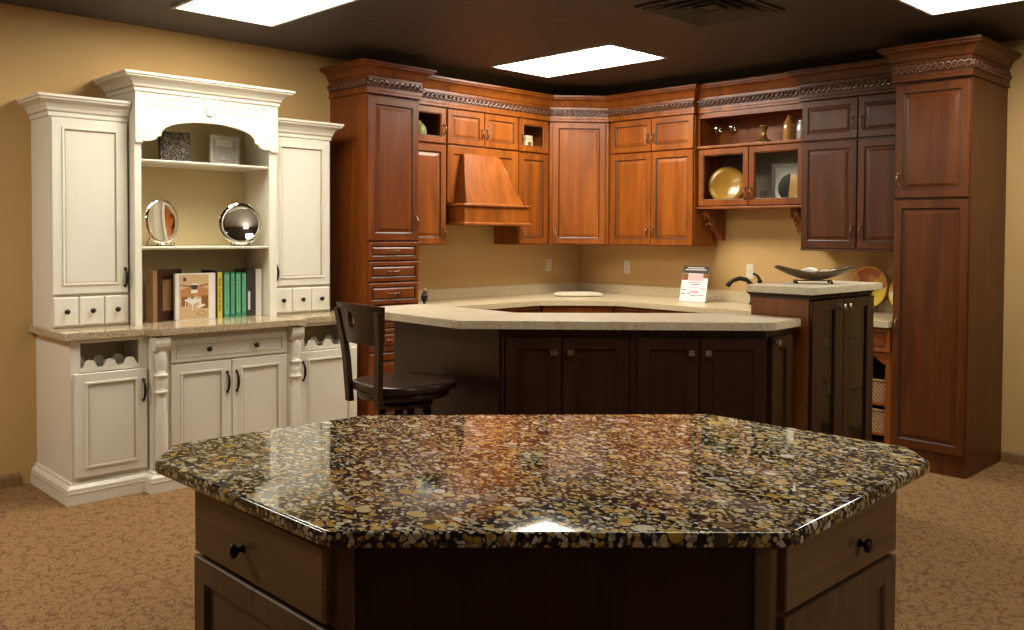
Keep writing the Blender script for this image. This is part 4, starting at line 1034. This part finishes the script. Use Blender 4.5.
# door parts live in the diagonal frame: build them through a helper that converts to world
class DMB(MB):
    def conv(self, fr):
        self.v = [((lambda p_: (p_.x, -p_.y, p_.z))(fr.world(*p))) for p in self.v]; return self
def bdoor(fr, s0, s1, z0, z1, d, ks, kz, name='door'):
    o = bar.part(name, DMB().panel(s0, s1, z0, z1, d, SHAKER, EX).conv(fr))
    m_ = DMB(); r = .014
    m_.lathe([(.010, 0), (.006, .004), (.0055, .018)], (ks, d + T, kz), 'nickel', 12, 'd')
    m_.panel(ks - r, ks + r, kz - r, kz + r, d + T + .016, [(0, 0), (0, .006), (.003, .009), (.007, .009), (.009, .006), (.011, .009)], 'nickel')
    bar.part('knob', m_.conv(fr), o, 'square nickel knob')
    return o
bar.part('corner_stile', DMB().box(.190, .206, -.055, -.036, .09, BT, EX, .002).conv(FB))
for a, c, ks in ((.212, .468, .437), (.476, .780, .512), (.818, 1.104, 1.070), (1.112, 1.414, 1.148)):
    bdoor(FB, a, c, .12, .992, -.055, ks, .922)
bar.part('centre_stile', DMB().box(.785, .813, -.055, -.040, .09, BT, EX, .002).conv(FB))
FE = Frame(3.708, 0, PI / 2)
bdoor(FE, -2.415, -2.235, .12, .992, 0, -2.385, .965)

# glass-door tower at the end of the bar
TZ = 1.217; tx0, tx1, ty0, ty1 = 3.425, 3.760, -2.150, -1.500
tw = Thing('display_tower', 'dark tower cabinet with two glass doors at the end of the bar', 'cabinet', W2, 3.6, 1.83, 0)
sh_ = MB(); t_ = .02
sh_.box(tx0, tx1, 2.13, 2.15, .09, TZ - .036, MH).box(tx0, tx1, 1.50, 1.52, .09, TZ - .036, MH).box(tx0, tx0 + .015, 1.52, 2.13, .09, TZ - .036, 'glaze_shade_dark')
sh_.box(tx0 + .015, tx1, 1.52, 2.13, .09, .11, EX).box(tx0 + .015, tx1, 1.52, 2.13, TZ - .056, TZ - .036, EX)
for z in (.42, .66, .90): sh_.box(tx0 + .015, tx1 - .03, 1.52, 2.13, z - .008, z, 'glaze_shade_dark')  # back and shelves coloured near-black to stand in for interior shade
tw.part('cabinet_body', sh_)
tw.part('toe_kick', MB().box(tx0 + .02, tx1 - .05, 1.54, 2.11, 0, .09, 'glaze_shade_dark'))
tw.part('cove_moulding', MB().sweep([(tx1, 1.50), (tx1, 2.15), (tx0, 2.15), (tx0, 1.50)][::-1], [(0, TZ - .064), (.003, TZ - .064), (.006, TZ - .052), (.016, TZ - .042), (.018, TZ - .036), (0, TZ - .036)], EX))
FT = Frame(tx1, 0, PI / 2)
class TDoor: pass
def tdoor(s0, s1, ks, st0, st1):
    z0, z1 = .12, TZ - .068; m_ = DMB()
    # frame with separate stile widths: four bars with eased edges
    m_.box(s0, s0 + st0, 0, T, z0, z1, EX, .003).box(s1 - st1, s1, 0, T, z0, z1, EX, .003).box(s0 + st0, s1 - st1, 0, T - .001, z0, z0 + .08, EX, .002).box(s0 + st0, s1 - st1, 0, T - .001, z1 - .05, z1, EX, .002)
    o = tw.part('door', m_.conv(FT))
    tw.part('glass_pane', DMB().box(s0 + st0 - .004, s1 - st1 + .004, .006, .010, z0 + .076, z1 - .046, 'pane').conv(FT), o)
    k_ = DMB(); k_.lathe([(.010, 0), (.006, .004), (.0055, .014), (.014, .018), (.017, .024), (.013, .029), (0, .031)], (ks, T, 1.108), 'nickel', 14, 'd'); tw.part('knob', k_.conv(FT), o, 'small nickel knob')
tdoor(-2.144, -1.838, -1.862, .095, .085); tdoor(-1.832, -1.506, -1.806, .070, .075)
tw.part('hinge', MB().box(tx1 - .002, tx1 + .006, 2.146, 2.153, .63, .655, 'nickel', .002))
mb = MB(); sl = [(tx0 - .02, -2.178), (tx1 + .045, -2.178), (tx1 + .045, -1.46), (tx0 - .02, -1.46)]
mb.box(tx0 - .02, tx1 + .045, 1.46, 2.178, TZ - .036, TZ, 'bartop', .003)
Thing('tower_countertop', 'square cream counter slab capping the dark tower', 'countertop', W2, 3.6, 1.82, TZ - .036, one=mb)
M['yellowbox'] = flat('yellow_box', (.60, .42, .04), .4)
th = Thing('book', 'yellow and orange cookbook standing inside the glass-door tower', 'book', Frame(3.70, -1.99, PI / 2), 0, 0, .66)
th.part('cover', MB().box(-.085, .075, -.03, 0, .66, .87, 'yellowbox', .003)); 
cvp = MB().box(-.07, .06, 0, .0008, .76, .81, 'amber').box(-.07, .06, 0, .0008, .69, .72, 'limeglass'); th.part('cover_print', cvp)
def tumbler(x, y, z, label):
    Thing('glass_tumbler', label, 'glass', W2, x, -y, z, 'tumblers inside the tower', one=MB().lathe([(.032, 0), (.038, .11), (.036, .11), (.030, .006), (0, .006)], (x, -y, z), 'wineglass', 20))
tumbler(3.68, -1.97, .90, 'clear tumbler behind the tower door nearer the bar'); tumbler(3.68, -1.70, .90, 'clear tumbler behind the tower door farther from the bar')

# shell bowl on the tower
M['bowl'] = flat('hammered_bronze', (.11, .075, .038), .35, .4); M['shell'] = flat('white_shell', (.70, .66, .58), .45); M['shelltan'] = flat('tan_shell', (.50, .38, .22), .45); M['shelldark'] = flat('dark_shell_stripe', (.10, .08, .06), .45)
fr = Frame(3.60, -1.83, math.radians(38))
th = Thing('leaf_bowl', 'long bronze boat-shaped bowl on a footed stand holding shells', 'bowl', fr, 0, 0, TZ)
nu, nv = 28, 10; vs = []; mb = MB()
def bowlpt(u, v, o):
    x = u * .208; w = .072 * (1 - u * u) ** .7 + .002
    base = .012 + .068 * abs(u) ** 1.8
    dep = .042 * (1 - u * u) ** .5
    return (x, v * w * (1 - o * .05), TZ + .004 + base + dep * v * v + o * .004)
for o_ in (0, 1):
    for i in range(nu + 1):
        for j in range(nv + 1): vs.append(bowlpt(-1 + 2 * i / nu, -1 + 2 * j / nv, o_))
k_ = (nu + 1) * (nv + 1); fs = []
for o_ in (0, 1):
    for i in range(nu):
        for j in range(nv): a = o_ * k_ + i * (nv + 1) + j; fs.append([a, a + 1, a + nv + 2, a + nv + 1])
for i in range(nu):
    for j in (0, nv): a = i * (nv + 1) + j; fs.append([a, a + nv + 1, a + nv + 1 + k_, a + k_])
mb.add(vs, fs, 'bowl', True); th.part('bowl', mb)
st = MB()
for x in (-.095, .085):
    st.tube([(x, -.055, TZ + .004), (x, -.045, TZ + .018), (x, 0, TZ + .016), (x, .045, TZ + .018), (x, .055, TZ + .004)], .004, 'blackmetal', 6)
    for y in (-.055, .055): st.ell((x, y, TZ + .007), (.008, .008, .007), 'blackmetal', 8, 6)
st.tube([(-.095, 0, TZ + .016), (.085, 0, TZ + .016)], .003, 'blackmetal', 6)
th.part('footed_stand', st)
def shell_at(x, y, z, r, mat, label, stripe):
    t2 = Thing('sea_shell', label, 'shell', fr, x, y, TZ + z, 'shells in the bronze bowl')
    m_ = MB(); n = 60; pts = []; rr = []
    for k in range(n):
        a = k / n; th_ = a * 2.6 * 2 * PI; R_ = r * .62 * a ** 1.1
        pts.append((x + R_ * math.cos(th_), y + R_ * math.sin(th_) * .9, TZ + z + r * (1.05 - a * .6) - r * .1)); rr.append(.004 + r * .46 * a)
    m_.tube(pts, rr, mat, 10); b_ = t2.part('spiral_body', m_)
    if stripe:
        t2.part('opening', MB().ell((x + r * .55, y + r * .52, TZ + z + r * .42), (r * .32, r * .25, r * .2), 'shelldark', 10, 6), label='dark shell opening')
shell_at(-.02, .0, .040, .046, 'shell', 'big white spiral shell in the bronze bowl', True)
shell_at(.060, .012, .046, .030, 'shelltan', 'tan shell in the bronze bowl', False)
shell_at(.105, -.005, .052, .022, 'shell', 'small white shell near the upturned tip of the bronze bowl', False)

# ------------------------------------------------------------------ bar stool
SW = 'stoolwood'
sfr = Frame(2.445, -3.558, math.radians(-3))
stl = Thing('bar_stool', 'dark wooden swivel bar stool with cut-out backrest at the bar', 'bar stool', sfr, 0, 0, 0)
# local d positive = toward camera (backrest side)
ring = []
for k in range(44):
    a = 2 * PI * k / 44; r = .232 + .012 * math.cos(4 * a + PI) + .010 * math.cos(2 * a)
    ring.append((r * math.cos(a), r * math.sin(a)))
mb = MB(); prof = [(.90, .742), (.985, .746), (1.0, .754), (1.0, .768), (.985, .778), (.94, .782), (.80, .779), (.45, .771), (.0, .768)]
vs = [(x * f, y * f, z) for f, z in prof for x, y in ring]; n = 44
mb.add(vs, [[i * n + k, i * n + (k + 1) % n, (i + 1) * n + (k + 1) % n, (i + 1) * n + k] for i in range(len(prof) - 1) for k in range(n)] + [list(range(n))], SW, True)
stl.part('seat', mb)
stl.part('seat_apron', MB().lathe([(.195, .708), (.205, .711), (.208, .738), (.200, .743)], (0, 0, 0), SW, 36))
stl.part('swivel_plate', MB().lathe([(.10, .685), (.10, .708)], (0, 0, 0), 'blackmetal', 24))
for sx in (-1, 1):
    p_ = MB()
    pts = [(sx * .134, .205, .690), (sx * .134, .210, .76), (sx * .145, .214, .88), (sx * .164, .222, 1.0), (sx * .182, .240, 1.12)]
    for i in range(len(pts) - 1):
        a, c = pts[i], pts[i + 1]; w = .019; dd = .012
        vs = [(q_[0] + e1 * w, q_[1] + e2 * dd, q_[2]) for q_ in (a, c) for e1, e2 in ((-1, -1), (1, -1), (1, 1), (-1, 1))]
        p_.add(vs, [[0, 1, 5, 4], [1, 2, 6, 5], [2, 3, 7, 6], [3, 0, 4, 7], [0, 1, 2, 3], [4, 5, 6, 7]], SW)
    o = stl.part('back_post', p_)
    for z in (.705, .735): stl.part('bolt', MB().lathe([(.007, 0), (.007, .003), (0, .005)], (sx * .134, .217, z), 'blackmetal', 10, 'd'), o)
# backrest board, curved, with teardrop cut-out
nu, nv = 24, 14; hole = lambda u, v: ((u + .10) / .085) ** 2 + ((v - .60) / .17) ** 2 < 1
def bp(u, v, o_):
    z = .968 + .175 * v; wtop = .160 + .042 * v; x = u * wtop
    lean = .222 + (z - .955) * .13; crv = -.030 * (1 - u * u) + .016
    return (x, lean - crv * .9 + o_ * .022 - .016, z + .006 * (1 - u * u) * v)
def board():
    outer = []; K = 48
    mb = MB()
    # polar grid between the cut-out and the board outline
    cu, cv = -.16, .60; loops = []
    def out_uv(a):
        dx, dy = math.cos(a), math.sin(a); t = 1e9
        if dx > 1e-6: t = min(t, (1 - cu) / dx)
        if dx < -1e-6: t = min(t, (-1 - cu) / dx)
        if dy > 1e-6: t = min(t, (1 - cv) / dy)
        if dy < -1e-6: t = min(t, (0 - cv) / dy)
        return cu + dx * t, cv + dy * t
    angs = sorted([2 * PI * k / K for k in range(K)] + [math.atan2(y - cv, x - cu) % (2 * PI) for x, y in ((1, 1), (-1, 1), (1, 0), (-1, 0))])
    K = len(angs); S = 9
    for o_ in (0, 1):
        for i in range(S + 1):
            f = i / S
            for a in angs:
                taper = 1 - .35 * math.sin(a)
                hu, hv = cu + .15 * math.cos(a) * taper, cv + .22 * math.sin(a)
                ou, ov2 = out_uv(a); vs_ = bp(hu + (ou - hu) * f, hv + (ov2 - hv) * f, o_); mb.v.append(vs_)
    L_ = (S + 1) * K; k0 = mb.mi(SW)
    def q4(f): mb.f.append(f); mb.m.append(k0); mb.s.append(False)
    for o_ in (0, 1):
        for i in range(S):
            for k in range(K): a = o_ * L_ + i * K; q4([a + k, a + (k + 1) % K, a + K + (k + 1) % K, a + K + k])
    for i in (0, S):
        for k in range(K): a = i * K; q4([a + k, a + (k + 1) % K, a + L_ + (k + 1) % K, a + L_ + k])
    return mb
stl.part('backrest', board())
for k in range(4):
    a = PI / 4 + k * PI / 2; ca, sa = math.cos(a), math.sin(a)
    stl.part('leg', MB().tube([(.10 * ca, .10 * sa, .672), (.15 * ca, .15 * sa, .35), (.215 * ca, .215 * sa, 0)], [.021, .019, .015], SW, 10))
stl.part('leg_plate', MB().lathe([(.11, .660), (.13, .664), (.13, .682), (.11, .685)], (0, 0, 0), SW, 28))
stl.part('foot_ring', MB().tube([(.178 * math.cos(2 * PI * k / 32), .178 * math.sin(2 * PI * k / 32), .235) for k in range(32)], .010, 'bronze', 8, closed=True))

# ------------------------------------------------------------------ granite island in front
AL = 'alder'
gp = [(3.726, -5.117), (4.502, -5.101), (5.133, -4.509), (5.097, -3.816), (4.994, -3.717), (4.352, -3.735), (3.605, -4.480), (3.585, -5.022)]
def inset(pts, o):
    P = [Vector(p) for p in pts]; n = len(P); out = []
    for i in range(n):
        d1 = (P[i] - P[i - 1]).normalized(); d2 = (P[(i + 1) % n] - P[i]).normalized(); n1 = Vector((-d1.y, d1.x)); n2 = Vector((-d2.y, d2.x)); m_ = n1 + n2; m_ = m_ / m_.dot(n1)
        out.append((P[i].x + m_.x * o, P[i].y + m_.y * o))
    return out
def rounded(pts, r, n=4):
    P = [Vector(p) for p in pts]; out = []
    for i in range(len(P)):
        a = (P[i - 1] - P[i]).normalized(); b_ = (P[(i + 1) % len(P)] - P[i]).normalized(); p0, p1 = P[i] + a * r, P[i] + b_ * r
        for k in range(n + 1):
            t = k / n; out.append(tuple(p0 * (1 - t) ** 2 + P[i] * 2 * t * (1 - t) + p1 * t * t))
    return out
gr = rounded(gp, .02)
mb = MB(); GZ = .915
lev = [(.004, .886), (.0012, .8875), (0, .890), (0, .909), (.0015, .9125), (.0045, .9145), (.008, GZ)]
rings = [W(inset(gr, o)) for o, z in lev]; n = len(gr)
vs = [(x, y, lev[i][1]) for i, r_ in enumerate(rings) for x, y in r_]
mb.add(vs, [[i * n + k, i * n + (k + 1) % n, (i + 1) * n + (k + 1) % n, (i + 1) * n + k] for i in range(len(lev) - 1) for k in range(n)], 'granite', True)
mb.add(vs, [list(range(n)), [(len(lev) - 1) * n + k for k in range(n)]], 'granite')
Thing('island_countertop', 'octagonal black and gold pebbled granite slab in the foreground', 'countertop', W2, 4.35, 4.4, .886, one=mb)
isl = Thing('kitchen_island', 'dark alder island base with corner drawers under the pebbled granite', 'island cabinet', W2, 4.4, 4.45, 0)
ib = [(3.862, -5.060), (4.468, -5.060), (5.052, -4.460), (5.052, -3.945), (4.42, -3.945), (3.862, -4.50)]
isl.part('cabinet_body', MB().prism(W(ib), 'z', .09, .8855, AL))
isl.part('toe_kick', MB().prism(W(inset(ib, .06)), 'z', 0, .09, 'glaze_shade_dark'))
FI = Frame(0, -5.060, 0); FJ = Frame(5.052, 0, PI / 2)
ISLAB = [(0, 0), (0, T - .005), (.002, T - .001), (.006, T)]
def idoor(fr, s0, s1, z0, z1, prof, name, ks=None, kz=None):
    o = isl.part(name, DMB().panel(s0, s1, z0, z1, 0, prof, 'alder_h' if name == 'drawer' else AL).conv(fr))
    if ks is not None:
        k_ = DMB(); k_.lathe([(.010, 0), (.0065, .004), (.006, .014), (.014, .017), (.0165, .022), (.014, .027), (0, .029)], (ks, T, kz), 'bronze', 18, 'd'); isl.part('knob', k_.conv(fr), o, 'round dark bronze knob')
idoor(FI, 3.868, 4.455, .722, .868, ISLAB, 'drawer', 4.119, .787)
idoor(FI, 3.864, 4.458, .12, .712, SHAKER, 'door', 4.42, .62)
idoor(FJ, -4.435, -3.947, .722, .868, ISLAB, 'drawer', -4.134, .785)
idoor(FJ, -4.437, -3.947, .12, .712, SHAKER, 'door', -4.405, .55)
FK = Frame(4.468, -5.060, math.atan2(.600, .584)); LK = math.hypot(.584, .600)
isl.part('end_panel', DMB().box(.012, LK - .012, 0, .006, .09, .884, EX, .002).conv(FK))  # espresso colour deepens the shade on this side facing away from the lamps
isl.part('corner_stile', DMB().box(.004, .035, .004, .012, .09, .884, AL, .002).conv(FK))
isl.part('corner_stile', DMB().box(LK - .035, LK - .004, .004, .012, .09, .884, AL, .002).conv(FK))
cv_ = [(0, .800), (-.004, .800), (-.004, .82), (-.010, .845), (-.022, .866), (-.030, .884), (0, .884)]
isl.part('cove_moulding', MB().sweep(W([(3.862, -4.50), (3.862, -5.060)]), [(-o, z) for o, z in cv_], AL))

# ------------------------------------------------------------------ world, camera, colour
w = bpy.data.worlds.new('World'); scene.world = w; w.use_nodes = True
w.node_tree.nodes['Background'].inputs[0].default_value = (.05, .042, .034, 1); w.node_tree.nodes['Background'].inputs[1].default_value = .3

f, yaw, pitch, roll = 889.73, .7296, .0263, .0080
cx, cy, ch, px, py = 6.0018, -5.935, 1.4688, 121.685, -57.524
cam = bpy.data.cameras.new('camera'); co = bpy.data.objects.new('camera', cam); COL.objects.link(co); scene.camera = co
fwd = Vector((-math.sin(yaw), math.cos(yaw), 0)); rt = Vector((math.cos(yaw), math.sin(yaw), 0)); up = Vector((0, 0, 1))
F_ = fwd * math.cos(pitch) - up * math.sin(pitch); U_ = up * math.cos(pitch) + fwd * math.sin(pitch)
cr, sr = math.cos(roll), math.sin(roll)
# image right = direction whose pixel step is (1,0); image up likewise
Rr = rt * cr + U_ * sr; Ur = U_ * cr - rt * sr
mat = Matrix((Rr, Ur, -F_)).transposed().to_4x4(); mat.translation = (cx, cy, ch); co.matrix_world = mat
cam.sensor_fit = 'HORIZONTAL'; cam.sensor_width = 36; cam.lens = f * 36 / 1024
cam.shift_x = -px / 1024; cam.shift_y = py / 1024
cam.clip_start = .05; cam.clip_end = 60

scene.view_settings.view_transform = 'Standard'; scene.view_settings.look = 'None'; scene.view_settings.gamma = 1
scene.view_settings.exposure = 0.28; scene.view_settings.use_curve_mapping = False
scene.cycles.use_denoising = True
scene.cycles.max_bounces = 8; scene.cycles.transparent_max_bounces = 12
